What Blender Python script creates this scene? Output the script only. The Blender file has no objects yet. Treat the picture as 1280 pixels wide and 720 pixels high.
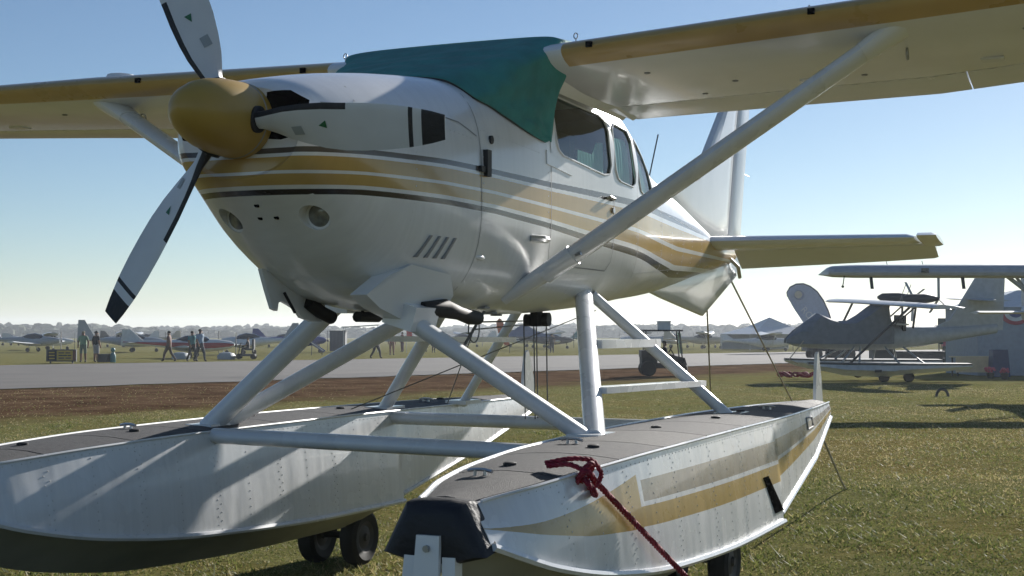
import bpy, bmesh, math, random
import numpy as np
from mathutils import Vector, Matrix
random.seed(7)
rng = np.random.default_rng(7)
S = bpy.context.scene
COL = S.collection
R = math.radians

# ---------------------------------------------------------------- camera, sky, sun, exposure
cam = bpy.data.cameras.new('camera')
cam.sensor_width = 36.0
cam.lens = 1763 / 1280 * 36.0
cam.clip_start = 0.1
cam.clip_end = 6000
co = bpy.data.objects.new('camera', cam)
COL.objects.link(co)
co.location = (3.51, -6.47, 1.6)
co.rotation_euler = (R(90) + math.atan(52 / 1763), 0, 0.405)
S.camera = co

SUN_EL, SUN_AZ = R(19.5), R(6.0)
w = bpy.data.worlds.new('World'); S.world = w
w.use_nodes = True
nt = w.node_tree
bg = nt.nodes['Background']
sky = nt.nodes.new('ShaderNodeTexSky')
sky.sky_type = 'NISHITA'
sky.sun_disc = False
sky.sun_elevation = SUN_EL
sky.sun_rotation = SUN_AZ
sky.air_density = 0.85
sky.dust_density = 0.1
sky.ozone_density = 3.0
nt.links.new(sky.outputs[0], bg.inputs[0])
bg.inputs[1].default_value = 0.053
sl = bpy.data.lights.new('sun', 'SUN'); sl.energy = 5.0; sl.angle = R(0.5); sl.color = (1, .96, .90)
so = bpy.data.objects.new('sun', sl); COL.objects.link(so)
sd = Vector((math.sin(SUN_AZ) * math.cos(SUN_EL), math.cos(SUN_AZ) * math.cos(SUN_EL), math.sin(SUN_EL)))
so.rotation_euler = sd.to_track_quat('Z', 'Y').to_euler()
so.location = sd * 50
S.view_settings.view_transform = 'Standard'
S.view_settings.look = 'None'
S.view_settings.gamma = 1.0
S.view_settings.exposure = 0.8

# ---------------------------------------------------------------- materials
def newmat(name):
    m = bpy.data.materials.new(name); m.use_nodes = True
    return m, m.node_tree, m.node_tree.nodes['Principled BSDF']

def mat(name, col, rough=.5, metal=0., var=.12, scale=6., coat=0., bump=0., bscale=60., spec=.5, col2=None):
    m, t, p = newmat(name)
    N, L = t.nodes, t.links
    tc = N.new('ShaderNodeTexCoord')
    nz = N.new('ShaderNodeTexNoise'); nz.inputs['Scale'].default_value = scale; nz.inputs['Detail'].default_value = 6
    L.new(tc.outputs['Object'], nz.inputs['Vector'])
    cr = N.new('ShaderNodeValToRGB')
    c2 = col2 or tuple(c * (1 - var) for c in col)
    cr.color_ramp.elements[0].position = .35; cr.color_ramp.elements[1].position = .62
    cr.color_ramp.elements[0].color = (*c2, 1); cr.color_ramp.elements[1].color = (*col, 1)
    L.new(nz.outputs['Fac'], cr.inputs[0]); L.new(cr.outputs[0], p.inputs['Base Color'])
    p.inputs['Metallic'].default_value = metal
    mr = N.new('ShaderNodeMapRange'); mr.inputs['To Min'].default_value = max(0, rough - .07); mr.inputs['To Max'].default_value = min(1, rough + .1)
    L.new(nz.outputs['Fac'], mr.inputs['Value']); L.new(mr.outputs[0], p.inputs['Roughness'])
    p.inputs['Coat Weight'].default_value = coat; p.inputs['Coat Roughness'].default_value = .08
    p.inputs['Specular IOR Level'].default_value = spec
    if bump:
        b = N.new('ShaderNodeBump'); b.inputs['Strength'].default_value = bump; b.inputs['Distance'].default_value = .01
        n2 = N.new('ShaderNodeTexNoise'); n2.inputs['Scale'].default_value = bscale; n2.inputs['Detail'].default_value = 3
        L.new(tc.outputs['Object'], n2.inputs['Vector']); L.new(n2.outputs['Fac'], b.inputs['Height']); L.new(b.outputs[0], p.inputs['Normal'])
    return m

WHITE = (.77, .775, .775)
GOLD = (.50, .325, .10)
TAN = (.34, .295, .24)
DARK = (.035, .027, .025)
M = {}
M['paint'] = mat('white_paint', WHITE, .22, 0, .06, 2.5, .4)
M['paint2'] = mat('float_white_paint', (.75, .76, .77), .26, 0, .08, 3.5, .25)
M['gold'] = mat('gold_paint', GOLD, .28, 0, .12, 4, .3)
M['spin'] = mat('spinner_gold', (.45, .28, .045), .42, .0, .12, 5, .15)
M['under'] = mat('float_bottom_grass_tint', (.42, .42, .38), .42, 0, .2, 3)  # olive grey puts the grass reflection into the colour of the float bottoms
M['black'] = mat('black_rubber', (.018, .018, .02), .6, 0, .3, 12)
M['boot'] = mat('black_boot', (.012, .012, .016), .55, 0, .3, 12, 0, .5, 30)
M['dark'] = mat('dark_cavity', (.02, .02, .022), .8, 0, .2)
M['hole'] = mat('opening_shade', (.006, .006, .006), .95, 0, .1, spec=0.)  # near black paints in the shade inside inlets, holes and slots
M['exh'] = mat('exhaust_steel', (.02, .018, .018), .65, .25, .4, 14)
M['steel'] = mat('steel', (.45, .46, .47), .35, .9, .25, 14)
M['alu'] = mat('bare_aluminium', (.62, .63, .64), .3, .85, .2, 8)
M['strut'] = mat('strut_paint', (.72, .73, .74), .26, 0, .1, 5, .3)
M['deck'] = mat('nonskid_deck', (.062, .06, .062), .75, 0, .35, 35, 0, .6, 240, col2=(.04, .038, .04))
M['deck2'] = mat('nonskid_deck_worn', (.08, .076, .073), .72, 0, .35, 28, 0, .6, 240)
M['cover'] = mat('green_canvas', (.045, .26, .24), .75, 0, .22, 7, 0, .7, 22)
M['rope_red'] = mat('red_rope', (.28, .012, .035), .8, 0, .45, 60)
M['rope'] = mat('tan_rope', (.45, .40, .31), .9, 0, .4, 50)
M['hub'] = mat('wheel_hub', (.045, .04, .038), .6, .2, .3, 14)
M['rivet'] = mat('rivet_head', (.62, .62, .62), .4, .1, .1)
M['cable'] = mat('cable', (.16, .16, .16), .5, .4)
M['lens'] = mat('lamp_glass', (.26, .26, .24), .15, .2, .4, 40, .5)
M['tyre'] = mat('tyre_rubber', (.012, .012, .012), .75, 0, .3, 20)
M['seat'] = mat('seat_fabric', (.05, .05, .055), .8)
M['headliner'] = mat('cabin_lining', (.20, .20, .19), .8)
M['decal_green'] = mat('green_decal', (.02, .15, .06), .4)
M['decal_grey'] = mat('grey_decal', (.34, .37, .38), .5)
M['bladep'] = mat('blade_white', (.68, .69, .70), .33, 0, .08, 6, .1)
M['seam'] = mat('seam_grey', (.30, .30, .30), .7)  # plain grey for seams, louvres, plugs and vents

def glass_mat(name, tint, refl=.5, alpha=.75):
    m, t, p = newmat(name)
    N, L = t.nodes, t.links
    out = N['Material Output']
    tr = N.new('ShaderNodeBsdfTransparent'); tr.inputs[0].default_value = (*tint, 1)
    gl = N.new('ShaderNodeBsdfGlossy'); gl.inputs['Roughness'].default_value = .04
    fr = N.new('ShaderNodeFresnel'); fr.inputs[0].default_value = 1.5
    ad = N.new('ShaderNodeMath'); ad.operation = 'MULTIPLY_ADD'; ad.inputs[1].default_value = refl; ad.inputs[2].default_value = .04
    L.new(fr.outputs[0], ad.inputs[0])
    mx = N.new('ShaderNodeMixShader')
    L.new(ad.outputs[0], mx.inputs[0]); L.new(tr.outputs[0], mx.inputs[1]); L.new(gl.outputs[0], mx.inputs[2])
    L.new(mx.outputs[0], out.inputs['Surface'])
    return m
M['glass'] = glass_mat('cabin_glass', (.70, .92, .87), .8)
def pane_light_mat():  # pale cyan stands in for brightness seen through the cabin panes
    m, t, p = newmat('pale_pane_light'); N, L = t.nodes, t.links
    p.inputs['Base Color'].default_value = (.60, .92, .85, 1); p.inputs['Roughness'].default_value = .6
    tr = N.new('ShaderNodeBsdfTranslucent'); tr.inputs[0].default_value = (.6, .95, .88, 1)
    mx = N.new('ShaderNodeMixShader'); mx.inputs[0].default_value = .45
    tc = N.new('ShaderNodeTexCoord'); wv = N.new('ShaderNodeTexWave'); wv.bands_direction = 'Y'; wv.inputs['Scale'].default_value = 6; wv.inputs['Distortion'].default_value = 2
    b = N.new('ShaderNodeBump'); b.inputs['Strength'].default_value = .4; b.inputs['Distance'].default_value = .02
    L.new(tc.outputs['Object'], wv.inputs['Vector']); L.new(wv.outputs['Fac'], b.inputs['Height']); L.new(b.outputs[0], p.inputs['Normal'])
    L.new(p.outputs[0], mx.inputs[1]); L.new(tr.outputs[0], mx.inputs[2]); L.new(mx.outputs[0], N['Material Output'].inputs['Surface'])
    return m
M['pane_light'] = pane_light_mat()
M['glass_dark'] = mat('dark_canopy_glass', (.02, .03, .04), .08, 0, .2, 5, .3)

def fuselage_paint():
    m, t, p = newmat('fuselage_paint')
    N, L = t.nodes, t.links
    a = N.new('ShaderNodeAttribute'); a.attribute_name = 'stripe'
    cr = N.new('ShaderNodeValToRGB'); cr.color_ramp.interpolation = 'CONSTANT'
    stops = [(0, WHITE), (.25, TAN), (.305, WHITE), (.345, GOLD), (.495, WHITE), (.53, GOLD), (.645, WHITE), (.69, DARK), (.75, WHITE)]
    e = cr.color_ramp.elements
    e[0].position = 0; e[0].color = (*WHITE, 1)
    e[1].position = stops[1][0]; e[1].color = (.10, .085, .075, 1)
    for pos, c in stops[2:]:
        x = e.new(pos); x.color = (*c, 1)
    L.new(a.outputs['Fac'], cr.inputs[0])
    tc = N.new('ShaderNodeTexCoord')
    nz = N.new('ShaderNodeTexNoise'); nz.inputs['Scale'].default_value = 3; nz.inputs['Detail'].default_value = 8; nz.inputs['Roughness'].default_value = .65
    L.new(tc.outputs['Object'], nz.inputs['Vector'])
    mp = N.new('ShaderNodeMapping'); mp.inputs['Scale'].default_value = (2, 9, .7)
    L.new(tc.outputs['Object'], mp.inputs['Vector'])
    st = N.new('ShaderNodeTexNoise'); st.inputs['Scale'].default_value = 3.5; st.inputs['Detail'].default_value = 4
    L.new(mp.outputs[0], st.inputs['Vector'])
    ml = N.new('ShaderNodeMath'); ml.operation = 'MULTIPLY'
    L.new(nz.outputs['Fac'], ml.inputs[0]); L.new(st.outputs['Fac'], ml.inputs[1])
    r2 = N.new('ShaderNodeMapRange'); r2.inputs['From Min'].default_value = .12; r2.inputs['From Max'].default_value = .4
    r2.inputs['To Min'].default_value = .93; r2.inputs['To Max'].default_value = 1.02
    L.new(ml.outputs[0], r2.inputs['Value'])
    mx = N.new('ShaderNodeMix'); mx.data_type = 'RGBA'; mx.blend_type = 'MULTIPLY'; mx.inputs[0].default_value = 1
    L.new(cr.outputs[0], mx.inputs[6]); L.new(r2.outputs[0], mx.inputs[7])
    ge = N.new('ShaderNodeNewGeometry'); ins = N.new('ShaderNodeMix'); ins.data_type = 'RGBA'
    L.new(ge.outputs['Backfacing'], ins.inputs[0]); L.new(mx.outputs[2], ins.inputs[6]); ins.inputs[7].default_value = (.045, .05, .05, 1)
    L.new(ins.outputs[2], p.inputs['Base Color'])
    r3 = N.new('ShaderNodeMapRange'); r3.inputs['To Min'].default_value = .14; r3.inputs['To Max'].default_value = .32
    L.new(nz.outputs['Fac'], r3.inputs['Value']); L.new(r3.outputs[0], p.inputs['Roughness'])
    p.inputs['Coat Weight'].default_value = .25; p.inputs['Coat Roughness'].default_value = .06
    b = N.new('ShaderNodeBump'); b.inputs['Strength'].default_value = .04; b.inputs['Distance'].default_value = .02
    wv = N.new('ShaderNodeTexNoise'); wv.inputs['Scale'].default_value = 3.2; wv.inputs['Detail'].default_value = 1
    mp2 = N.new('ShaderNodeMapping'); mp2.inputs['Scale'].default_value = (1, 2.2, 1)
    L.new(tc.outputs['Object'], mp2.inputs['Vector']); L.new(mp2.outputs[0], wv.inputs['Vector'])
    L.new(wv.outputs['Fac'], b.inputs['Height']); L.new(b.outputs[0], p.inputs['Normal'])
    return m
M['fus'] = fuselage_paint()

def float_paint():
    # attributes: fy = station along the float, fs = height fraction chine..deck on the outer side (negative elsewhere)
    m, t, p = newmat('float_side_paint')
    N, L = t.nodes, t.links
    def attr(n):
        a = N.new('ShaderNodeAttribute'); a.attribute_name = n; return a.outputs['Fac']
    def mth(op, a, b=None, c=None):
        n = N.new('ShaderNodeMath'); n.operation = op
        for i, v in enumerate((a, b, c)):
            if v is None: continue
            if isinstance(v, (int, float)): n.inputs[i].default_value = v
            else: L.new(v, n.inputs[i])
        return n.outputs[0]
    y, s = attr('fy'), attr('fs')
    def gt(a, b): return mth('GREATER_THAN', a, b)
    def lt(a, b): return mth('LESS_THAN', a, b)
    def all_(*k):
        r = k[0]
        for q in k[1:]: r = mth('MULTIPLY', r, q)
        return r
    # wedge
    top = mth('MULTIPLY_ADD', mth('ADD', y, 1.90), .31, .46)
    bot = mth('MAXIMUM', mth('MULTIPLY_ADD', mth('ADD', y, 1.90), -.09, .45), .385)
    bot2 = mth('MAXIMUM', bot, mth('MULTIPLY_ADD', mth('ADD', y, 1.0), .055, .37))
    wedge = all_(gt(y, -1.90), lt(y, -.62), lt(s, top), gt(s, bot2))
    b1 = all_(gt(y, -.58), gt(s, .615), lt(s, .80))
    b2 = all_(gt(y, -.63), gt(s, .40), lt(s, .575))
    g = mth('MAXIMUM', wedge, b2)
    tc = N.new('ShaderNodeTexCoord')
    nz = N.new('ShaderNodeTexNoise'); nz.inputs['Scale'].default_value = 4; nz.inputs['Detail'].default_value = 8
    L.new(tc.outputs['Object'], nz.inputs['Vector'])
    mp = N.new('ShaderNodeMapping'); mp.inputs['Scale'].default_value = (2, 10, .6)
    L.new(tc.outputs['Object'], mp.inputs['Vector'])
    st = N.new('ShaderNodeTexNoise'); st.inputs['Scale'].default_value = 3; st.inputs['Detail'].default_value = 5
    L.new(mp.outputs[0], st.inputs['Vector'])
    r2 = N.new('ShaderNodeMapRange'); r2.inputs['From Min'].default_value = .3; r2.inputs['From Max'].default_value = .6
    r2.inputs['To Min'].default_value = .94; r2.inputs['To Max'].default_value = 1.02
    L.new(st.outputs['Fac'], r2.inputs['Value'])
    def mix(f, a, b, blend='MIX'):
        n = N.new('ShaderNodeMix'); n.data_type = 'RGBA'; n.blend_type = blend
        for i, v in ((0, f), (6, a), (7, b)):
            if isinstance(v, tuple): n.inputs[i].default_value = (*v, 1)
            elif isinstance(v, (int, float)): n.inputs[i].default_value = v
            else: L.new(v, n.inputs[i])
        return n.outputs[2]
    c = mix(g, (.75, .76, .77), (.46, .315, .11))
    c = mix(b1, c, TAN)
    c = mix(1, c, r2.outputs[0], 'MULTIPLY')
    L.new(c, p.inputs['Base Color'])
    r3 = N.new('ShaderNodeMapRange'); r3.inputs['To Min'].default_value = .14; r3.inputs['To Max'].default_value = .40
    L.new(nz.outputs['Fac'], r3.inputs['Value']); L.new(r3.outputs[0], p.inputs['Roughness'])
    p.inputs['Coat Weight'].default_value = .25
    b = N.new('ShaderNodeBump'); b.inputs['Strength'].default_value = .25; b.inputs['Distance'].default_value = .02
    wv = N.new('ShaderNodeTexNoise'); wv.inputs['Scale'].default_value = 2.6; wv.inputs['Detail'].default_value = 1.5
    mp2 = N.new('ShaderNodeMapping'); mp2.inputs['Scale'].default_value = (1, 2.6, 1)
    L.new(tc.outputs['Object'], mp2.inputs['Vector']); L.new(mp2.outputs[0], wv.inputs['Vector'])
    L.new(wv.outputs['Fac'], b.inputs['Height']); L.new(b.outputs[0], p.inputs['Normal'])
    return m
M['float'] = float_paint()

# ---------------------------------------------------------------- mesh helpers
class MB:
    def __init__(s): s.v = []; s.f = []; s.mi = []; s.at = {}
    def pt(s, p): s.v.append(tuple(p)); return len(s.v) - 1
    def face(s, idx, mi=0): s.f.append(tuple(idx)); s.mi.append(mi)
    def poly(s, pts, mi=0):
        s.face([s.pt(p) for p in pts], mi)
    def loft(s, rings, closed=True, cap0=False, cap1=False, mi=0, mif=None):
        b = len(s.v); n = len(rings[0])
        for r in rings:
            for p in r: s.v.append(tuple(p))
        m = n if closed else n - 1
        for i in range(len(rings) - 1):
            for j in range(m):
                k = (j + 1) % n
                s.face((b + i * n + j, b + i * n + k, b + (i + 1) * n + k, b + (i + 1) * n + j), mif(i, j) if mif else mi)
        if cap0: s.face([b + j for j in range(n)][::-1], mi)
        if cap1: s.face([b + (len(rings) - 1) * n + j for j in range(n)], mi)
        return b
    def tube(s, pts, rad, n=8, mi=0, cap=True):
        pts = [Vector(p) for p in pts]
        rads = rad if isinstance(rad, (list, tuple)) else [rad] * len(pts)
        rings = []; up = None
        for i, p in enumerate(pts):
            d = (pts[min(i + 1, len(pts) - 1)] - pts[max(i - 1, 0)])
            if d.length < 1e-9: d = Vector((0, 0, 1))
            d.normalize()
            if up is None:
                up = Vector((0, 0, 1)) if abs(d.z) < .9 else Vector((1, 0, 0))
            a = d.cross(up)
            if a.length < 1e-6: a = d.orthogonal()
            a.normalize(); u = a.cross(d).normalized(); up = u
            rings.append([p + (a * math.cos(t) + u * math.sin(t)) * rads[i] for t in (2 * math.pi * k / n for k in range(n))])
        s.loft(rings, True, cap, cap, mi)
    def oval(s, p0, p1, chord, thick, cdir, n=14, mi=0, tail=True, c1=None, t1=None):
        p0, p1 = Vector(p0), Vector(p1); d = (p1 - p0).normalized()
        c = Vector(cdir); c = (c - d * c.dot(d)).normalized(); t = d.cross(c)
        rings = []
        for p, ch, th in ((p0, chord, thick), (p1, c1 or chord, t1 or thick)):
            r = []
            for k in range(n):
                a = 2 * math.pi * k / n
                x, y = math.cos(a), math.sin(a)
                if tail and x > 0: y *= (1 - .75 * x * x)
                r.append(p + c * (x * ch / 2) + t * (y * th / 2))
            rings.append(r)
        s.loft(rings, True, True, True, mi)
    def box(s, c, d, mi=0, rz=0., ry=0., taper=1.):
        c = Vector(c); hx, hy, hz = d[0] / 2, d[1] / 2, d[2] / 2
        mt = Matrix.Rotation(rz, 3, 'Z') @ Matrix.Rotation(ry, 3, 'Y')
        p = []
        for z in (-1, 1):
            k = taper if z > 0 else 1
            for x, y in ((-1, -1), (1, -1), (1, 1), (-1, 1)):
                p.append(c + mt @ Vector((x * hx * k, y * hy * k, z * hz)))
        i = [s.pt(q) for q in p]
        for f in ((3, 2, 1, 0), (4, 5, 6, 7), (0, 1, 5, 4), (1, 2, 6, 5), (2, 3, 7, 6), (3, 0, 4, 7)):
            s.face([i[k] for k in f], mi)
    def prism(s, pts, ext, mi=0):
        e = Vector(ext); n = len(pts)
        a = [s.pt(p) for p in pts]; b = [s.pt(Vector(p) + e) for p in pts]
        s.face(a[::-1], mi); s.face(b, mi)
        for k in range(n): s.face((a[k], a[(k + 1) % n], b[(k + 1) % n], b[k]), mi)
    def lathe(s, prof, n=24, axis='Z', c=(0, 0, 0), mi=0, mif=None):
        c = Vector(c); rings = []
        for (r, h) in prof:
            ring = []
            for k in range(n):
                a = 2 * math.pi * k / n; x, y = r * math.cos(a), r * math.sin(a)
                v = {'Z': (x, y, h), 'Y': (x, h, y), 'X': (h, x, y)}[axis]
                ring.append(c + Vector(v))
            rings.append(ring)
        s.loft(rings, True, True, True, mi, mif)
    def ball(s, c, r, n=8, m=6, mi=0, sc=(1, 1, 1)):
        rings = []
        for i in range(m + 1):
            t = math.pi * (i + .001) / (m + .002)
            rings.append([(c[0] + sc[0] * r * math.sin(t) * math.cos(2 * math.pi * k / n), c[1] + sc[1] * r * math.sin(t) * math.sin(2 * math.pi * k / n), c[2] + sc[2] * r * math.cos(t)) for k in range(n)])
        s.loft(rings, True, True, True, mi)
    def mesh(s, name, mats, smooth=True, ang=35, recalc=True):
        me = bpy.data.meshes.new(name)
        me.from_pydata(s.v, [], s.f)
        for k in mats: me.materials.append(M[k] if isinstance(k, str) else k)
        if len(mats) > 1:
            me.polygons.foreach_set('material_index', s.mi)
        if recalc:
            bm = bmesh.new(); bm.from_mesh(me)
            bmesh.ops.recalc_face_normals(bm, faces=bm.faces); bm.to_mesh(me); bm.free()
        if smooth:
            me.shade_smooth(); me.set_sharp_from_angle(angle=R(ang))
        for k, vals in s.at.items():
            a = me.attributes.new(k, 'FLOAT', 'POINT'); a.data.foreach_set('value', vals)
        me.update()
        return me

def link(name, me, parent=None):
    o = bpy.data.objects.new(name, me); COL.objects.link(o)
    if parent: o.parent = parent
    return o
def part(name, mb, mats, parent, label=None, smooth=True, ang=35, kind=None, recalc=True):
    o = link(name, mb.mesh(name, mats if isinstance(mats, (list, tuple)) else [mats], smooth, ang, recalc), parent)
    if label: o['label'] = label
    if kind: o['kind'] = kind
    return o
def tag(o, label, cat, group=None):
    o['label'] = label; o['category'] = cat
    if group: o['group'] = group
    return o
def thing(name, label, cat, loc=(0, 0, 0), rz=0., group=None):
    o = bpy.data.objects.new(name, None); COL.objects.link(o)
    o.empty_display_size = .2
    o.location = loc; o.rotation_euler = (0, 0, rz)
    return tag(o, label, cat, group)
def solo(name, mb, mats, label, cat, group=None, smooth=True, ang=35):
    return tag(part(name, mb, mats, None, None, smooth, ang), label, cat, group)
def structure(name, mb, mats, smooth=False):
    o = part(name, mb, mats, None, None, smooth); o['kind'] = 'structure'; return o
def dup(root, loc, rz, label, group=None, sc=None):
    r = root.copy(); COL.objects.link(r); r.location = loc; r.rotation_euler = (0, 0, rz); r['label'] = label
    if group: r['group'] = group
    if sc: r.scale = (sc, sc, sc)
    for ch in list(root.children):
        c = ch.copy(); COL.objects.link(c); c.parent = r
        for g in list(ch.children):
            d = g.copy(); COL.objects.link(d); d.parent = c
    return r

def hermite(xs, ys, x):
    xs = np.asarray(xs, float); ys = np.asarray(ys, float); x = np.asarray(x, float)
    h = np.diff(xs); d = np.diff(ys) / h
    m = np.zeros_like(ys); m[0] = d[0]; m[-1] = d[-1]
    for i in range(1, len(xs) - 1):
        m[i] = 0 if d[i - 1] * d[i] <= 0 else 2 * d[i - 1] * d[i] / (d[i - 1] + d[i])
    i = np.clip(np.searchsorted(xs, x) - 1, 0, len(xs) - 2)
    t = (x - xs[i]) / h[i]
    return (2*t**3 - 3*t**2 + 1) * ys[i] + (t**3 - 2*t**2 + t) * h[i] * m[i] + (-2*t**3 + 3*t**2) * ys[i+1] + (t**3 - t**2) * h[i] * m[i+1]

# ================================================================ SETTING
def ground_material():
    m, t, p = newmat('airfield_grass')
    N, L = t.nodes, t.links
    g = N.new('ShaderNodeNewGeometry')
    def noise(sc, det=6, ro=.6, vec=None):
        n = N.new('ShaderNodeTexNoise'); n.inputs['Scale'].default_value = sc; n.inputs['Detail'].default_value = det; n.inputs['Roughness'].default_value = ro
        L.new(vec or g.outputs['Position'], n.inputs['Vector']); return n.outputs['Fac']
    def mth(op, a, b=None, c=None):
        n = N.new('ShaderNodeMath'); n.operation = op
        for i, v in enumerate((a, b, c)):
            if v is None: continue
            if isinstance(v, (int, float)): n.inputs[i].default_value = v
            else: L.new(v, n.inputs[i])
        return n.outputs[0]
    def ramp(f, stops):
        c = N.new('ShaderNodeValToRGB'); e = c.color_ramp.elements
        e[0].position, e[0].color = stops[0][0], (*stops[0][1], 1); e[1].position, e[1].color = stops[1][0], (*stops[1][1], 1)
        for q, cc in stops[2:]: x = e.new(q); x.color = (*cc, 1)
        L.new(f, c.inputs[0]); return c.outputs[0]
    def mix(f, a, b):
        n = N.new('ShaderNodeMix'); n.data_type = 'RGBA'
        for i, v in ((0, f), (6, a), (7, b)):
            if isinstance(v, tuple): n.inputs[i].default_value = (*v, 1)
            elif isinstance(v, (int, float)): n.inputs[i].default_value = v
            else: L.new(v, n.inputs[i])
        return n.outputs[2]
    sx = N.new('ShaderNodeSeparateXYZ'); L.new(g.outputs['Position'], sx.inputs[0])
    fine = mth('MULTIPLY_ADD', noise(30, 6, .75), .45, mth('MULTIPLY', noise(4.5, 10, .8), .55))
    grass = ramp(fine, [(.36, (.070, .075, .028)), (.49, (.175, .172, .066)), (.62, (.27, .25, .11))])
    straw = ramp(fine, [(.36, (.07, .058, .02)), (.50, (.20, .16, .055)), (.62, (.34, .27, .11))])
    dirt = ramp(noise(14, 8, .7), [(.35, (.075, .048, .026)), (.55, (.135, .085, .046)), (.7, (.20, .135, .075))])
    patch = noise(.55, 6, .62)
    # a wide strip of straw coloured turf, dirt mottles
    ys = mth('MULTIPLY_ADD', sx.outputs[0], -.42, sx.outputs[1])
    sm = N.new('ShaderNodeMapRange'); sm.interpolation_type = 'SMOOTHSTEP'
    sm.inputs['From Min'].default_value = .46; sm.inputs['From Max'].default_value = .60
    L.new(patch, sm.inputs['Value'])
    band = N.new('ShaderNodeMapRange'); band.interpolation_type = 'SMOOTHSTEP'
    band.inputs['From Min'].default_value = 7.5; band.inputs['From Max'].default_value = 10.5
    L.new(ys, band.inputs['Value'])
    band2 = N.new('ShaderNodeMapRange'); band2.interpolation_type = 'SMOOTHSTEP'
    band2.inputs['From Min'].default_value = 19; band2.inputs['From Max'].default_value = 22; band2.inputs['To Min'].default_value = 1; band2.inputs['To Max'].default_value = 0
    L.new(ys, band2.inputs['Value'])
    bb = mth('MULTIPLY', band.outputs[0], band2.outputs[0])
    xr = N.new('ShaderNodeMapRange'); xr.inputs['From Min'].default_value = -5; xr.inputs['From Max'].default_value = -1
    L.new(sx.outputs[0], xr.inputs['Value'])
    bb = mth('MULTIPLY', bb, xr.outputs[0])
    strawf = mth('MINIMUM', mth('ADD', mth('MULTIPLY', sm.outputs[0], .55), mth('MULTIPLY', bb, .62)), .92)
    c = mix(strawf, grass, straw)
    sm2 = N.new('ShaderNodeMapRange'); sm2.interpolation_type = 'SMOOTHSTEP'
    sm2.inputs['From Min'].default_value = .62; sm2.inputs['From Max'].default_value = .72
    L.new(noise(1.3, 7, .65), sm2.inputs['Value'])
    c = mix(mth('MULTIPLY', sm2.outputs[0], .75), c, dirt)
    mot = N.new('ShaderNodeMapRange'); mot.inputs['From Min'].default_value = .3; mot.inputs['From Max'].default_value = .68; mot.inputs['To Min'].default_value = .72; mot.inputs['To Max'].default_value = 1.12
    L.new(noise(3.4, 9, .78), mot.inputs['Value'])
    mm = N.new('ShaderNodeMix'); mm.data_type = 'RGBA'; mm.blend_type = 'MULTIPLY'; mm.inputs[0].default_value = 1
    L.new(c, mm.inputs[6]); L.new(mot.outputs[0], mm.inputs[7]); c = mm.outputs[2]
    # brown dead-grass strip beside the taxiway: lines in world metres
    wob = mth('MULTIPLY_ADD', noise(.35, 5, .6), 5.0, -2.5)
    x, y = sx.outputs[0], sx.outputs[1]
    # d1 > 0 on the taxiway side of the outer edge of the strip
    d1 = mth('ADD', mth('SUBTRACT', mth('MULTIPLY_ADD', mth('SUBTRACT', y, 13.0), .14, -14.7), x), wob)
    ed = N.new('ShaderNodeMapRange'); ed.interpolation_type = 'SMOOTHSTEP'; ed.inputs['From Min'].default_value = -1.6; ed.inputs['From Max'].default_value = 2.2
    L.new(d1, ed.inputs['Value'])
    d2 = mth('SUBTRACT', x, mth('MULTIPLY_ADD', mth('SUBTRACT', y, 24.6), .286, -25.6))
    ed2 = N.new('ShaderNodeMapRange'); ed2.inputs['From Min'].default_value = -1.5; ed2.inputs['From Max'].default_value = .5
    L.new(d2, ed2.inputs['Value'])
    br = ramp(mth('MULTIPLY_ADD', noise(.5, 6, .7), .5, mth('MULTIPLY', noise(2.8, 10, .85), .5)), [(.40, (.045, .024, .015)), (.50, (.105, .060, .037)), (.60, (.18, .12, .075))])
    c = mix(mth('MULTIPLY', mth('MULTIPLY', ed.outputs[0], ed2.outputs[0]), .95), c, br)
    L.new(c, p.inputs['Base Color'])
    p.inputs['Roughness'].default_value = .95; p.inputs['Specular IOR Level'].default_value = 0.0
    b = N.new('ShaderNodeBump'); b.inputs['Strength'].default_value = .9; b.inputs['Distance'].default_value = .05
    L.new(noise(11, 8, .8), b.inputs['Height']); L.new(b.outputs[0], p.inputs['Normal'])
    return m
M['ground'] = ground_material()
M['asphalt'] = mat('old_asphalt', (.085, .077, .07), .9, 0, .25, .35, 0, .4, 30)
M['asphalt2'] = mat('dark_asphalt', (.055, .05, .048), .9, 0, .22, .8, 0, .4, 30)

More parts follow.
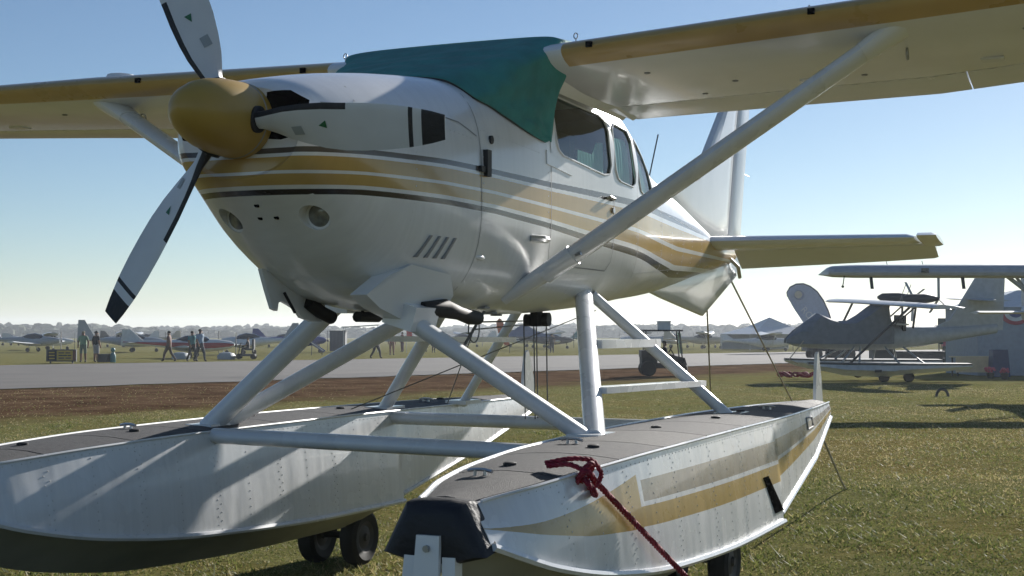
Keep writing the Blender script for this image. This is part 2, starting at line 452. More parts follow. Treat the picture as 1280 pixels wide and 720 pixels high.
def zg(x, y): return -.0034 * max(0, math.hypot(x - 3.51, y + 6.47) - 14)     # the field falls away gently
UND = [(.5 + i * .35, rng.uniform(0, 2 * np.pi), rng.uniform(0, 6.28), .007 / (1 + .25 * i)) for i in range(14)]
def und(X, Y):      # small unevenness of the turf round the aircraft
    k = np.exp(-((X - 2) / 11.) ** 4 - ((Y - 10) / 19.) ** 4)
    return k * sum(a_ * np.sin(f * (X * np.cos(a) + Y * np.sin(a)) + ph) for f, a, ph, a_ in UND)
def build_ground():
    # a fine grid near the aircraft so that the turf is uneven, coarse beyond
    mb = MB()
    xs = np.concatenate([np.linspace(-1500, -60, 10), np.linspace(-50, -12, 20), np.linspace(-11, 14, 84), np.linspace(18, 60, 8), np.linspace(100, 1500, 8)])
    ys = np.concatenate([np.linspace(-300, -20, 6), np.linspace(-12, 32, 150), np.linspace(36, 130, 24), np.linspace(180, 1500, 12)])
    X, Y = np.meshgrid(xs, ys)
    Z = np.zeros_like(X)
    Z = und(X, Y)
    Z = Z - .012 - .0034 * np.maximum(0, np.hypot(X - 3.51, Y + 6.47) - 14)
    mb.v = [tuple(p) for p in np.stack([X, Y, Z], -1).reshape(-1, 3)]
    nx = len(xs)
    for j in range(len(ys) - 1):
        for i in range(nx - 1):
            mb.face((j * nx + i, j * nx + i + 1, (j + 1) * nx + i + 1, (j + 1) * nx + i))
    structure('ground', mb, 'ground', True)
    def strip(name, a, z, m, n=60, rows=8):
        mb = MB(); (n0, n1, f0, f1) = a
        rg = []
        for r_ in range(rows + 1):
            q = r_ / rows; row = []
            n = 300
            for t in range(n + 1):
                p = Vector(n0).lerp(Vector(n1), t / n).lerp(Vector(f0).lerp(Vector(f1), t / n), q)
                x = p.x + (random.uniform(-.3, .3) if r_ in (0, rows) else 0)
                row.append((x, p.y, zg(x, p.y) + z + .00015 * math.hypot(x, p.y)))
            rg.append(row)
        mb.loft(rg, False); structure(name, mb, m)
    strip('taxiway', ((-48, -54), (19.6, 182), (-90, -66), (9, 204)), .006, 'asphalt')
    strip('taxiway_shoulder', ((-22.6, 35), (-10.5, 77), (-26, 36), (-14.5, 78)), .012, 'asphalt2', 30, 2)
build_ground()

def grass_tufts():
    # standing blades near the camera: uncountable, one object
    n = 330000
    d = 4.5 + 40 * rng.random(n) ** 1.5
    px = rng.uniform(-60, 1340, n)
    th = .405
    fx, fy = -math.sin(th), math.cos(th); rx, ry = math.cos(th), math.sin(th)
    q = (px - 640) / 1763 * d * 1.06
    X = 3.51 + fx * d + rx * q; Y = -6.47 + fy * d + ry * q
    # clump
    cl = np.sin(X * 2.1 + 1.3 * np.sin(Y * 1.7)) * np.sin(Y * 2.4 + 1.1 * np.sin(X * 2.9)) + .6 * np.sin(X * 5.3 + Y * 4.1) + rng.normal(0, .45, n)
    keep = cl > -3
    brown = (X < -14.7 + .14 * (Y - 13) + np.sin(X * 1.7 + Y) * .6) & (rng.random(n) < .9)
    keep &= ~brown & (X > -25.6 + .286 * (Y - 24.6))
    X, Y, cl, d = X[keep], Y[keep], cl[keep], d[keep]; n = len(X)
    h = (.016 + .026 * rng.random(n) ** 2.2) * (.8 + .45 * np.clip(cl, -.6, 1.5)) * np.clip(1.2 - d / 45, .5, 1)
    big = rng.random(n) < .015; h[big] *= 2.0
    a = rng.uniform(0, 2 * np.pi, n); wd = .003 + .004 * rng.random(n) + d * .0003
    lean = rng.normal(0, .9, (n, 2)) * h[:, None]
    gz = und(X, Y) - .0034 * np.maximum(0, d - 14) - .016
    b0 = np.stack([X - np.cos(a) * wd, Y - np.sin(a) * wd, gz], 1)
    b1 = np.stack([X + np.cos(a) * wd, Y + np.sin(a) * wd, gz], 1)
    tp = np.stack([X + lean[:, 0], Y + lean[:, 1], gz + h], 1)
    V = np.stack([b0, b1, tp], 1).reshape(-1, 3)
    me = bpy.data.meshes.new('grass')
    me.vertices.add(3 * n); me.vertices.foreach_set('co', V.ravel())
    me.loops.add(3 * n); me.loops.foreach_set('vertex_index', np.arange(3 * n, dtype=np.int32))
    me.polygons.add(n); me.polygons.foreach_set('loop_start', np.arange(0, 3 * n, 3, dtype=np.int32)); 
    me.update(calc_edges=True)
    at = me.attributes.new('tone', 'FLOAT', 'POINT')
    straw = np.clip((np.sin(X * .8 + 2) * np.sin(Y * .6) * .25 + .35 + rng.normal(0, .27, n) + .25 * (Y - .42 * X > 7.5)), 0, 1)
    at.data.foreach_set('value', np.repeat(straw, 3))
    m, t, p = newmat('grass_blades')
    N, L = t.nodes, t.links
    q = N.new('ShaderNodeAttribute'); q.attribute_name = 'tone'
    c = N.new('ShaderNodeValToRGB'); e = c.color_ramp.elements
    e[0].position = .0; e[0].color = (.075, .10, .022, 1); e[1].position = 1; e[1].color = (.44, .36, .19, 1)
    x = e.new(.45); x.color = (.185, .205, .058, 1); x = e.new(.7); x.color = (.30, .265, .11, 1)
    L.new(q.outputs['Fac'], c.inputs[0]); L.new(c.outputs[0], p.inputs['Base Color'])
    p.inputs['Roughness'].default_value = .7
    tr = N.new('ShaderNodeBsdfTranslucent'); L.new(c.outputs[0], tr.inputs[0])
    mx = N.new('ShaderNodeMixShader'); mx.inputs[0].default_value = .4
    L.new(p.outputs[0], mx.inputs[1]); L.new(tr.outputs[0], mx.inputs[2]); L.new(mx.outputs[0], N['Material Output'].inputs['Surface'])
    me.materials.append(m)
    o = link('grass', me); o['kind'] = 'stuff'
grass_tufts()

# ================================================================ THE SEAPLANE
plane = thing('seaplane', 'large white and gold striped single propeller seaplane on twin floats in the foreground', 'seaplane')

FY = [-1.30, -1.24, -1.10, -.80, -.40, 0, .45, .62, .85, 1.3, 2.3, 2.75, 3.15, 3.45, 4.0, 4.8, 5.6, 6.3, 7.0, 7.45]
FW = [.335, .372, .422, .487, .532, .552, .566, .572, .578, .582, .575, .545, .50, .465, .405, .315, .225, .15, .075, .03]
FT = [2.68, 2.70, 2.735, 2.80, 2.865, 2.91, 2.95, 3.02, 3.13, 3.165, 3.155, 3.08, 2.955, 2.87, 2.80, 2.70, 2.57, 2.46, 2.44, 2.43]
FB = [2.235, 2.20, 2.11, 1.885, 1.73, 1.69, 1.685, 1.685, 1.685, 1.69, 1.735, 1.775, 1.805, 1.825, 1.865, 1.955, 2.06, 2.145, 2.23, 2.30]
FC = [2.46, 2.44, 2.41, 2.36, 2.31, 2.30, 2.30, 2.30, 2.30, 2.30, 2.30, 2.30, 2.30, 2.30, 2.30, 2.30, 2.31, 2.32, 2.34, 2.36]
FNT = [2.3, 2.35, 2.4, 2.5, 2.75, 3.3, 3.7, 3.7, 3.9, 4.2, 4.0, 3.4, 2.8, 2.5, 2.3, 2.2, 2.1, 2, 2, 2]
FNB = [2.2, 2.2, 2.25, 2.35, 2.5, 2.6, 2.7, 2.75, 2.8, 2.8, 2.8, 3.1, 2.9, 2.8, 2.6, 2.4, 2.2, 2, 2, 2]
def fpar(y): return [float(hermite(FY, a, y)) for a in (FW, FT, FB, FC, FNT, FNB)]
def fring(y, N=80, off=0., k=1.):
    w_, zt, zb, zc, n1, n2 = fpar(y)
    r = []
    for i in range(N):
        a = 2 * math.pi * i / N
        c, s_ = math.cos(a), math.sin(a); n = n1 if s_ >= 0 else n2
        x = (w_ + off) * math.copysign(abs(c) ** (2 / n), c) * k
        z = zc + ((zt - zc if s_ >= 0 else zc - zb) + off) * math.copysign(abs(s_) ** (2 / n), s_) * k
        r.append((x, y, z))
    return r
def fx(y, z, off=0.):
    w_, zt, zb, zc, n1, n2 = fpar(y)
    n, h = (n1, zt - zc) if z >= zc else (n2, zc - zb)
    return (w_) * max(0, 1 - min(1, abs((z - zc) / h)) ** n) ** (1 / n) + off
def fzb(y, x, off=0.):
    w_, zt, zb, zc, n1, n2 = fpar(y)
    return zc - (zc - zb) * max(0, 1 - min(1, abs(x) / w_) ** n2) ** (1 / n2) - off
def fzt(y, x, off=0.):
    w_, zt, zb, zc, n1, n2 = fpar(y)
    return zc + (zt - zc) * max(0, 1 - min(1, abs(x) / w_) ** n1) ** (1 / n1) + off
ZU_Y = [-1.3, -1.0, -.35, .12, .9, 1.7, 2.5, 4, 7.5]; ZU = [2.385, 2.40, 2.425, 2.43, 2.432, 2.45, 2.462, 2.47, 2.44]
ZL_Y = [-1.3, -1.0, -.35, .2, .9, 1.4, 2.0, 2.6, 3.3, 4.0, 7.5]; ZL = [2.185, 2.20, 2.205, 2.20, 2.17, 2.14, 2.11, 2.085, 2.04, 2.0, 2.12]
def stripe(y, z):
    u = (np.interp(y, ZU_Y, ZU) - z) / (np.interp(y, ZU_Y, ZU) - np.interp(y, ZL_Y, ZL))
    return np.clip(.25 + .5 * u, 0, 1)

W1 = [(1.03, 2.93), (1.02, 2.68), (1.05, 2.63), (1.12, 2.605), (1.82, 2.565), (1.93, 2.58), (1.97, 2.64), (1.97, 2.86), (1.93, 2.92), (1.85, 2.945), (1.10, 2.955)]
W2 = [(2.07, 2.89), (2.06, 2.62), (2.10, 2.57), (2.16, 2.555), (2.42, 2.545), (2.48, 2.57), (2.50, 2.63), (2.48, 2.86), (2.43, 2.92), (2.13, 2.93)]
W3 = [(2.62, 2.86), (2.61, 2.60), (2.65, 2.54), (2.72, 2.525), (3.02, 2.535), (3.07, 2.58), (3.02, 2.70), (2.93, 2.81), (2.83, 2.885), (2.67, 2.90)]

def light_axis(sx):
    # point on the chin and the direction the landing light looks
    x0, z0 = .222, 2.10
    def ysurf(x, z):
        for yy in np.arange(-1.28, -.3, .002):
            if fzb(yy, x) <= z: return float(yy)
        return -.3
    y0 = ysurf(x0, z0); e = .02
    n = Vector((-(ysurf(x0 + e, z0) - ysurf(x0 - e, z0)) / (2 * e), 1, -(ysurf(x0, z0 + e) - ysurf(x0, z0 - e)) / (2 * e)))
    n = -n.normalized() if n.y > 0 else n.normalized()
    a = (n * .30 + Vector((0, -1, 0)) * .70).normalized()
    return Vector((sx * x0, y0, z0)), Vector((sx * a.x, a.y, a.z))
def build_fuselage():
    ys = list(np.arange(-1.24, 7.46, .09)) + [7.45]
    rings = [fring(-1.285, k=.80), fring(-1.30, k=.90), fring(-1.285, k=.965)] + [fring(y) for y in ys]
    mb = MB(); mb.loft(rings, True, True, True)
    mats = ['fus', 'hole', 'headliner', 'seam']
    o = link('fuselage', mb.mesh('fuselage', mats), plane)
    cut = []
    def cutter(mb, mi):
        mb.mi = [mi] * len(mb.f)
        me = mb.mesh('cutter', mats, False); c = link('cutter', me)
        md = o.modifiers.new('b', 'BOOLEAN'); md.operation = 'DIFFERENCE'; md.solver = 'EXACT'; md.object = c
        cut.append(c)
    for W in (W1, W2, W3):
        c = MB(); c.prism([(-.8, y, z) for y, z in W], (1.6, 0, 0)); cutter(c, 2)
    for sx in (-1, 1):      # cooling inlets either side of the spinner
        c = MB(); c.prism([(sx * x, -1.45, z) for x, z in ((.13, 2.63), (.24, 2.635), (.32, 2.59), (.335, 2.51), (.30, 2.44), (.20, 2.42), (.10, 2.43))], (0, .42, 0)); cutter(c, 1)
        lc, la = light_axis(sx); c = MB(); c.tube([lc - la * .10, lc + la * .2], .064, 32); cutter(c, 0)
    bpy.context.view_layer.update()
    dg = bpy.context.evaluated_depsgraph_get()
    me = bpy.data.meshes.new_from_object(o.evaluated_get(dg))
    o.modifiers.clear()
    for c in cut:
        d = c.data; bpy.data.objects.remove(c); bpy.data.meshes.remove(d)
    bm = bmesh.new(); bm.from_mesh(me)
    kill = [f for f in bm.faces if f.material_index == 2]
    bmesh.ops.delete(bm, geom=kill, context='FACES')
    bm.to_mesh(me); bm.free()
    if len(me.materials) == 0:
        for k in mats: me.materials.append(M[k])
    me.shade_smooth(); me.set_sharp_from_angle(angle=R(38))
    n = len(me.vertices); co_ = np.zeros(n * 3); me.vertices.foreach_get('co', co_); co_ = co_.reshape(-1, 3)
    if 'stripe' in me.attributes: me.attributes.remove(me.attributes['stripe'])
    sv = stripe(co_[:, 1], co_[:, 2])
    for sx in (1, -1):
        lc, la = light_axis(sx); d_ = co_ - np.array(lc); ax = d_ @ np.array(la)
        rr_ = np.linalg.norm(d_ - ax[:, None] * np.array(la), axis=1)
        sv[(rr_ < .0646) & (np.abs(ax) < .1)] = 1.
    a = me.attributes.new('stripe', 'FLOAT', 'POINT'); a.data.foreach_set('value', sv)
    me.name = 'fuselage'
    o.data = me
    return o
fus = build_fuselage()

def surf_poly(W, sx, off, flip=False):
    mb = MB(); cy = sum(p[0] for p in W) / len(W); cz = sum(p[1] for p in W) / len(W)
    ring = []
    for k in (1., .5):
        ring.append([(sx * fx(cy + (y - cy) * k, cz + (z - cz) * k, off), cy + (y - cy) * k, cz + (z - cz) * k) for y, z in W])
    mb.loft(ring, True, False, True)
    return mb
def ribbon(pts, width, off=.002, sx=1):
    # flat strip lying on the fuselage side along (y, z) points
    mb = MB(); A, B = [], []
    # resample
    P = []
    for a, b in zip(pts[:-1], pts[1:]):
        n = max(1, int(math.hypot(b[0] - a[0], b[1] - a[1]) / .06))
        P += [(a[0] + (b[0] - a[0]) * i / n, a[1] + (b[1] - a[1]) * i / n) for i in range(n)]
    P.append(pts[-1])
    for i, (y, z) in enumerate(P):
        a, b = P[max(0, i - 1)], P[min(len(P) - 1, i + 1)]
        d = Vector((b[0] - a[0], b[1] - a[1])).normalized(); nn = Vector((-d.y, d.x)) * width / 2
        A.append((sx * fx(y + nn.x, z + nn.y, off), y + nn.x, z + nn.y)); B.append((sx * fx(y - nn.x, z - nn.y, off), y - nn.x, z - nn.y))
    mb.loft([A, B], False)
    return mb
for sx in (1, -1):
    for W in (W1, W2, W3):
        wo = part('window', surf_poly(W, sx, -.006), 'glass', fus, recalc=False)
        fr = MB(); n = len(W)
        pts = [Vector((sx * fx(y, z, .002), y, z)) for y, z in W]; pts.append(pts[0]); pts.append(pts[1])
        fr.tube(pts, .0065, 6, cap=False)
        part('window_frame', fr, 'paint2', fus)

# cabin interior: dark lining panels, seats, instrument panel, control wheels
ib = MB()
ib.box((0, .95, 2.28), (.98, .05, .62), 0)
ib.box((0, 1.7, 1.90), (.86, 1.5, .04), 0)
ib.prism([(-.34, 2.98, 1.95), (.34, 2.98, 1.95), (.36, 2.98, 2.5), (-.36, 2.98, 2.5)], (0, .03, 0))
part('instrument_panel', ib, 'dark', fus)
for sx in (1, -1):
    for W in ([(1.42, 2.60), (1.90, 2.575), (1.92, 2.78), (1.78, 2.76), (1.70, 2.68), (1.44, 2.68)], [(2.09, 2.58), (2.47, 2.56), (2.47, 2.80), (2.42, 2.86), (2.09, 2.84)], [(2.63, 2.54), (3.05, 2.54), (3.0, 2.70), (2.92, 2.80), (2.66, 2.88)]):
        part('pane_light_panel', surf_poly(W, sx, -.03), 'pane_light', fus, recalc=False)  # added panel behind the glass, its pale colour imitates see-through light
for x in (-.26, .26):
    for y in (1.62, 2.42):
        s_ = MB()
        s_.box((x, y - .2, 2.12), (.42, .46, .14)); s_.prism([(x - .2, y, 2.12), (x + .2, y, 2.12), (x + .17, y + .14, 2.66), (x - .17, y + .14, 2.66)], (0, .1, .02))
        s_.box((x, y + .19, 2.74), (.22, .08, .16))
        part('cabin_seat', s_, 'seat', fus)
# seams, door outline
for pts, wd in (([(.02, 2.86), (.03, 2.5), (.04, 2.1), (.05, 1.8)], .006), ([(.92, 3.0), (.93, 2.5), (.93, 2.05), (.97, 1.97), (1.95, 1.97), (2.01, 2.03), (2.02, 2.45)], .007),
                ([(2.55, 2.95), (2.55, 2.4), (2.56, 1.95)], .005), ([(3.4, 2.75), (3.4, 1.95)], .005), ([(4.3, 2.6), (4.3, 2.0)], .004), ([(5.2, 2.5), (5.2, 2.1)], .004),
                ([(-1.20, 2.585), (-.8, 2.615), (-.3, 2.64), (-.16, 2.63), (.0, 2.58)], .007), ([(-.98, 2.62), (-.94, 2.70)], .006)):
    part('panel_seam', ribbon(pts, wd), 'seam', fus, recalc=False)
# rivet rows on the side
rv = MB()
for y0, z0, z1 in ((.06, 1.85, 2.8), (.89, 1.9, 2.55), (2.52, 1.95, 2.5), (3.36, 1.95, 2.7), (4.26, 2.0, 2.55), (5.16, 2.1, 2.45)):
    for i in range(int((z1 - z0) / .045)):
        z = z0 + i * .045; x = fx(y0, z)
        rv.lathe([(.004, 0), (.0035, .001), (.001, .0018)], 5, 'X', (x, y0, z))
for pts in ([(-1.12, 2.50), (-.8, 2.55), (-.3, 2.58), (-.02, 2.56)], [(.1, 1.95), (.86, 1.95)], [(1.0, 1.93), (2.5, 1.95)], [(2.6, 1.98), (5.1, 2.13)], [(2.6, 2.48), (5.1, 2.42)], [(.1, 2.62), (.8, 2.58)], [(-.62, 1.95), (-.6, 2.55)], [(1.5, 1.82), (1.5, 1.95)], [(2.0, 1.85), (2.03, 2.46)], [(3.8, 2.0), (3.8, 2.62)], [(4.7, 2.1), (4.7, 2.5)], [(.2, 1.85), (2.5, 1.86)]):
    for (y0, z0), (y1, z1) in zip(pts[:-1], pts[1:]):
        n_ = int(math.hypot(y1 - y0, z1 - z0) / .04)
        for i in range(n_):
            y = y0 + (y1 - y0) * i / n_; z = z0 + (z1 - z0) * i / n_
            rv.lathe([(.004, 0), (.0035, .001), (.001, .0018)], 5, 'X', (fx(y, z), y, z))
part('rivets', rv, 'rivet', fus, kind='stuff')
# small fittings on the cowl side
b = MB(); b.box((fx(.085, 2.45) + .008, .085, 2.45), (.03, .05, .135)); b.box((fx(.03, 2.42) + .006, .035, 2.415), (.02, .06, .03)); part('cowl_latch', b, 'black', fus)
b = MB(); b.lathe([(.022, -.01), (.022, .01), (.01, .014)], 16, 'X', (fx(.16, 2.58), .16, 2.58)); part('filler_cap', b, 'black', fus)
for k in range(4):
    y = -.50 + k * .075; z = 2.0
    b = MB()
    pts = [(y + .055, z + .05), (y + .07, z + .05), (y + .02, z - .055), (y, z - .055)]
    b.prism([(fx(a, c, -.006), a, c) for a, c in pts], (.018, 0, 0)); part('cowl_louvre', b, 'seam', fus)
for x, z in ((.0, 2.155), (-.03, 2.105), (.055, 2.105)):
    b = MB(); y = -1.2
    for yy in np.arange(-1.30, -.9, .005):
        if fzb(yy, x) <= z: y = yy; break
    b.lathe([(.012, y - .004), (.012, y + .02)], 14, 'Y', (x, 0, z)); part('cooling_hole', b, 'hole', fus)
for sx in (-1, 1):
    lc, la = light_axis(sx)
    b = MB(); b.tube([lc - la * .09, lc - la * .052, lc - la * .043, lc - la * .038], [.055, .055, .040, .004], 28); part('landing_light', b, 'lens', fus)
    b = MB(); b.tube([lc - la * .099, lc - la * .050], .0632, 28); part('light_bezel', b, 'paint', fus)
b = MB(); b.tube([(fx(.72, 2.1) - .01, .66, 2.10), (fx(.72, 2.1) + .03, .72, 2.10), (fx(.8, 2.1) + .035, .80, 2.10)], .022, 8); part('static_vent', b, 'alu', fus)
b = MB(); b.ball((fx(.12, 1.97) - .005, .12, 1.97), .016, 12, 8, 0, (1, 4, .9)); part('air_scoop', b, 'paint', fus)
b = MB(); b.tube([(.585, 1.84, 2.42), (.605, 1.87, 2.43), (.605, 1.95, 2.425), (.58, 1.97, 2.42)], .010, 6); b.lathe([(.02, 0), (.02, .012)], 12, 'X', (.578, 1.99, 2.355)); part('door_handle', b, 'steel', fus)
b = MB(); b.prism([(fx(.86, 2.6, -.01), .86, 2.61), (fx(.86, 2.5, -.01), .86, 2.53), (fx(1.2, 2.5, -.01), 1.25, 2.50), (fx(1.2, 2.5, -.01), 1.25, 2.525)], (.016, 0, 0)); part('vent_door', b, 'paint', fus)
# hinges / screws by the windshield base
for y, z in ((.22, 2.83), (.36, 2.79)):
    b = MB(); b.box((fx(y, z) + .004, y, z), (.02, .04, .02), rz=.2); part('cover_snap', b, 'steel', fus)
# antennas
b = MB(); b.tube([(.0, 4.5, fzt(4.5, 0)), (.0, 4.82, 3.23)], .006, 5); b.tube([(.0, 4.5, fzt(4.5, 0)), (.0, 4.55, fzt(4.5, 0) + .05)], .015, 6); part('whip_antenna', b, 'cable', fus)

# ---- under the cowl: cowl flaps, exhaust, pulleys
def plate(name, pts, ext, m, par=fus, label=None):
    b = MB(); b.prism(pts, ext); return part(name, b, m, par, label, True, 30)
plate('cowl_flap', [(-.24, -.79, 1.89), (-.24, -.74, 1.79), (-.24, -.69, 1.70), (-.24, -.65, 1.69), (-.24, -.64, 1.73), (-.24, -.61, 1.74), (-.24, -.54, 1.72), (-.24, -.48, 1.70), (-.24, -.43, 1.66), (-.24, -.33, 1.64), (-.24, -.24, 1.64), (-.24, -.19, 1.70), (-.24, -.23, 1.76), (-.24, -.45, 1.84)], (.022, 0, .0), 'paint')
plate('cowl_flap', [(.43, -.50, 1.91), (.48, -.17, 1.87), (.46, -.10, 1.77), (.42, -.10, 1.71), (.38, -.26, 1.65), (.37, -.49, 1.65), (.36, -.68, 1.70), (.36, -.81, 1.76), (.38, -.64, 1.85)], (-.10, .02, .0), 'paint')
b = MB(); b.tube([(.40, -.34, 1.70), (.44, -.16, 1.705), (.44, .0, 1.685), (.43, .16, 1.665), (.43, .26, 1.66)], [.036, .048, .036, .04, .036], 14); part('exhaust_stack', b, 'exh', fus)
b = MB(); b.tube([(-.2, -.40, 1.74), (-.19, -.30, 1.69), (-.18, -.20, 1.66)], [.036, .034, .034], 12); part('exhaust_stack', b, 'exh', fus)
for x, y in ((-.05, -.05), (.10, -.02)):
    b = MB(); b.tube([(x, y - .12, 1.665), (x, y + .1, 1.665)], .028, 10); b.tube([(x, y - .05, 1.665), (x - .01, y - .06, 1.72)], .008, 6); part('drain_fitting', b, 'black', fus)
b = MB(); b.tube([(-.2, -.62, 1.78), (-.15, -.6, 1.68)], .008, 6); part('drain_tube', b, 'exh', fus)
b = MB()
b.box((.10, 1.88, 1.67), (.05, .09, .10)); b.lathe([(.045, -.02), (.045, .02)], 14, 'X', (.16, 1.9, 1.665)); b.lathe([(.04, -.02), (.04, .02)], 14, 'X', (.06, 1.84, 1.66))
part('cable_pulley', b, 'black', fus)
for x, y in ((.03, 1.84), (.09, 1.86), (.10, 1.88), (.16, 1.9)):
    b = MB(); b.tube([(x, y, 1.66), (x + .01, y, 1.03)], .0045, 5); part('rudder_cable', b, 'cable', fus)
for pts, r_ in (([(.30, .55, 1.67), (-.78, 2.4, 1.09)], .0035), ([(-.75, 1.0, 1.12), (.28, 2.5, 1.73)], .0035), ([(.33, .40, 1.64), (-.3, 2.6, 1.66)], .005), ([(.33, .42, 1.60), (-.28, 2.6, 1.635)], .004), ([(.36, .50, 1.70), (.28, .42, 1.52)], .009),
                ([(.32, .45 + .07 * math.sin(a), 1.60 + .07 * math.cos(a)) for a in np.linspace(0, 6.28, 16)], .004)):
    b = MB(); b.tube(pts, r_, 5); part('brace_wire', b, 'cable', plane)
# oil streaks / drain holes on belly
for x, y in ((.30, .62), (.22, .9), (.12, 1.2)):
    b = MB(); b.box((x, y, fzb(y, x) - .004), (.045, .07, .012)); part('belly_vent', b, 'seam', fus)

# ---- ventral fin, tail
def surf(name, pts2, thick, X=0., m='paint', par=plane):
    # a thin fin standing in the plane x = X, outline (y, z), rounded leading edge
    cy = sum(p[0] for p in pts2) / len(pts2); cz = sum(p[1] for p in pts2) / len(pts2)
    mb = MB(); rings = []
    for k, t in ((1., .22), (.99, .42), (.96, .66), (.7, 1.), (.01, 1.)):
        rings.append([(X + thick / 2 * t, cy + (y - cy) * k, cz + (z - cz) * k) for y, z in pts2])
    back = [[(2 * X - x, y, z) for x, y, z in r] for r in rings[:0:-1]]
    mb.loft(back + rings, True, True, True)
    return part(name, mb, m, par, None, True, 40)
surf('ventral_fin', [(4.35, 1.93), (4.9, 1.86), (5.5, 1.795), (6.15, 1.725), (6.75, 1.92), (7.42, 2.14), (7.42, 2.30), (6.6, 2.25), (5.5, 2.12), (4.6, 1.99)], .06)
FIN = [(4.55, 2.74), (5.29, 2.775), (5.7, 2.86), (5.97, 3.0), (6.2, 3.19), (6.74, 3.62), (7.25, 4.03), (7.31, 4.09), (7.55, 4.09), (7.25, 3.3), (7.02, 2.52), (6.6, 2.38), (5.5, 2.52)]
fin = surf('vertical_fin', FIN, .095)
surf('rudder', [(7.04, 2.42), (7.262, 3.3), (7.57, 4.11), (7.97, 4.11), (7.86, 3.75), (7.64, 3.05), (7.47, 2.46), (7.42, 2.30)], .085, par=plane)
b = MB(); b.tube([(.0, 7.66, 3.2), (.01, 7.95, 3.19)], .004, 5); part('static_wick', b, 'cable', fin)
def stab(sx):
    # airfoil section loft along X; elevator drooped, horn balance raised at the tip
    mb = MB(); rings = []
    for X, le, c, z in ((.06, 5.70, 1.02, 2.385), (1.86, 5.86, .68, 2.385), (1.93, 5.89, .62, 2.385)):
        prof = []
        for xc, th in ((1, .018), (.7, .045), (.4, .062), (.18, .056), (.05, .035), (0, 0), (.05, -.035), (.18, -.056), (.4, -.06), (.7, -.045), (1, -.018)):
            prof.append((sx * X, le + xc * c, z + th * (c if X < 1.9 else c * .5)))
        rings.append(prof)
    mb.loft(rings, True, True, True)
    st = part('stabilizer', mb, 'paint', plane)
    el = MB(); rings = []
    for X, le, te, z, zt in ((.16, 6.74, 7.02, 2.37, 2.19), (1.60, 6.57, 6.93, 2.37, 2.235), (1.99, 6.535, 6.86, 2.37, 2.25), (2.03, 6.54, 6.83, 2.37, 2.26)):
        rings.append([(sx * X, te, zt), (sx * X, (le + te) / 2, (z + zt) / 2 + .03), (sx * X, le, z + .02), (sx * X, le - .012, z), (sx * X, le, z - .02), (sx * X, (le + te) / 2, (z + zt) / 2 - .012)])
    el.loft(rings, True, True, True)
    e = part('elevator', el, 'paint', st)
    h = MB()
    h.loft([[(sx * X, 5.93, 2.405), (sx * X, 6.02, 2.432), (sx * X, 6.30, 2.425), (sx * X, 6.6, 2.385), (sx * X, 6.6, 2.345), (sx * X, 6.3, 2.36), (sx * X, 6.0, 2.385)] for X in (1.945, 2.06)] +
           [[(sx * 2.10, 6.0, 2.41), (sx * 2.10, 6.06, 2.42), (sx * 2.10, 6.3, 2.41), (sx * 2.10, 6.58, 2.375), (sx * 2.10, 6.58, 2.355), (sx * 2.10, 6.3, 2.37), (sx * 2.10, 6.05, 2.395)]], True, True, True)
    part('elevator_horn', h, 'paint', st)
    return st
stab(1); stab(-1)
b = MB()
b.prism([(.03, 7.0, 2.15), (.05, 7.40, 2.17), (.05, 7.44, 2.34), (.03, 7.1, 2.36)], (-.08, 0, 0)); b.tube([(.05, 6.95, 2.30), (.09, 7.15, 2.22), (.07, 7.3, 2.12)], .02, 6)
part('tail_cone', b, 'alu', plane)

# ---- wings
AF = [(.755, .034, 0), (.6, .056, 0), (.45, .072, 0), (.3, .079, 0), (.2, .073, 0), (.13, .062, 0), (.085, .050, 1), (.04, .035, 1), (.015, .021, 1), (.004, .010, 1), (0, 0, 1), (.004, -.010, 1), (.015, -.019, 1), (.04, -.029, 1), (.085, -.037, 1), (.13, -.041, 0), (.2, -.044, 0), (.3, -.042, 0), (.45, -.036, 0), (.6, -.026, 0), (.755, -.013, 0)]
INC = R(3.3)
WST = [(.56, .68, 1.63), (.735, .68, 1.63), (1.6, .68, 1.65), (2.55, .68, 1.68), (3.6, .73, 1.47), (4.6, .78, 1.30), (5.25, .82, 1.18), (5.42, .90, 1.02), (5.50, 1.02, .80)]
WSIDE = [1]
def wz(X): return 3.122 + (.060 if WSIDE[0] > 0 else .020) * (X - .6)
def winc(X): return R(4.9) + R(1.1) * (min(X, 4) - .6) if WSIDE[0] > 0 else R(4.2)
def wpt(sx, X, le, c, xc, zc, droop=0., hinge=.755):
    y, z = xc * c, zc * c
    if xc > hinge and droop:
        dy, dz = (xc - hinge) * c, z; hy = hinge * c
        y = hy + dy * math.cos(droop) + dz * math.sin(droop); z = dz * math.cos(droop) - dy * math.sin(droop)
    i_ = winc(X)
    return (sx * X, le + y * math.cos(i_) + z * math.sin(i_), wz(X) + z * math.cos(i_) - y * math.sin(i_))
def wcham(X):
    return float(np.interp(X, [q[0] for q in WST], [q[1] for q in WST])), float(np.interp(X, [q[0] for q in WST], [q[2] for q in WST]))
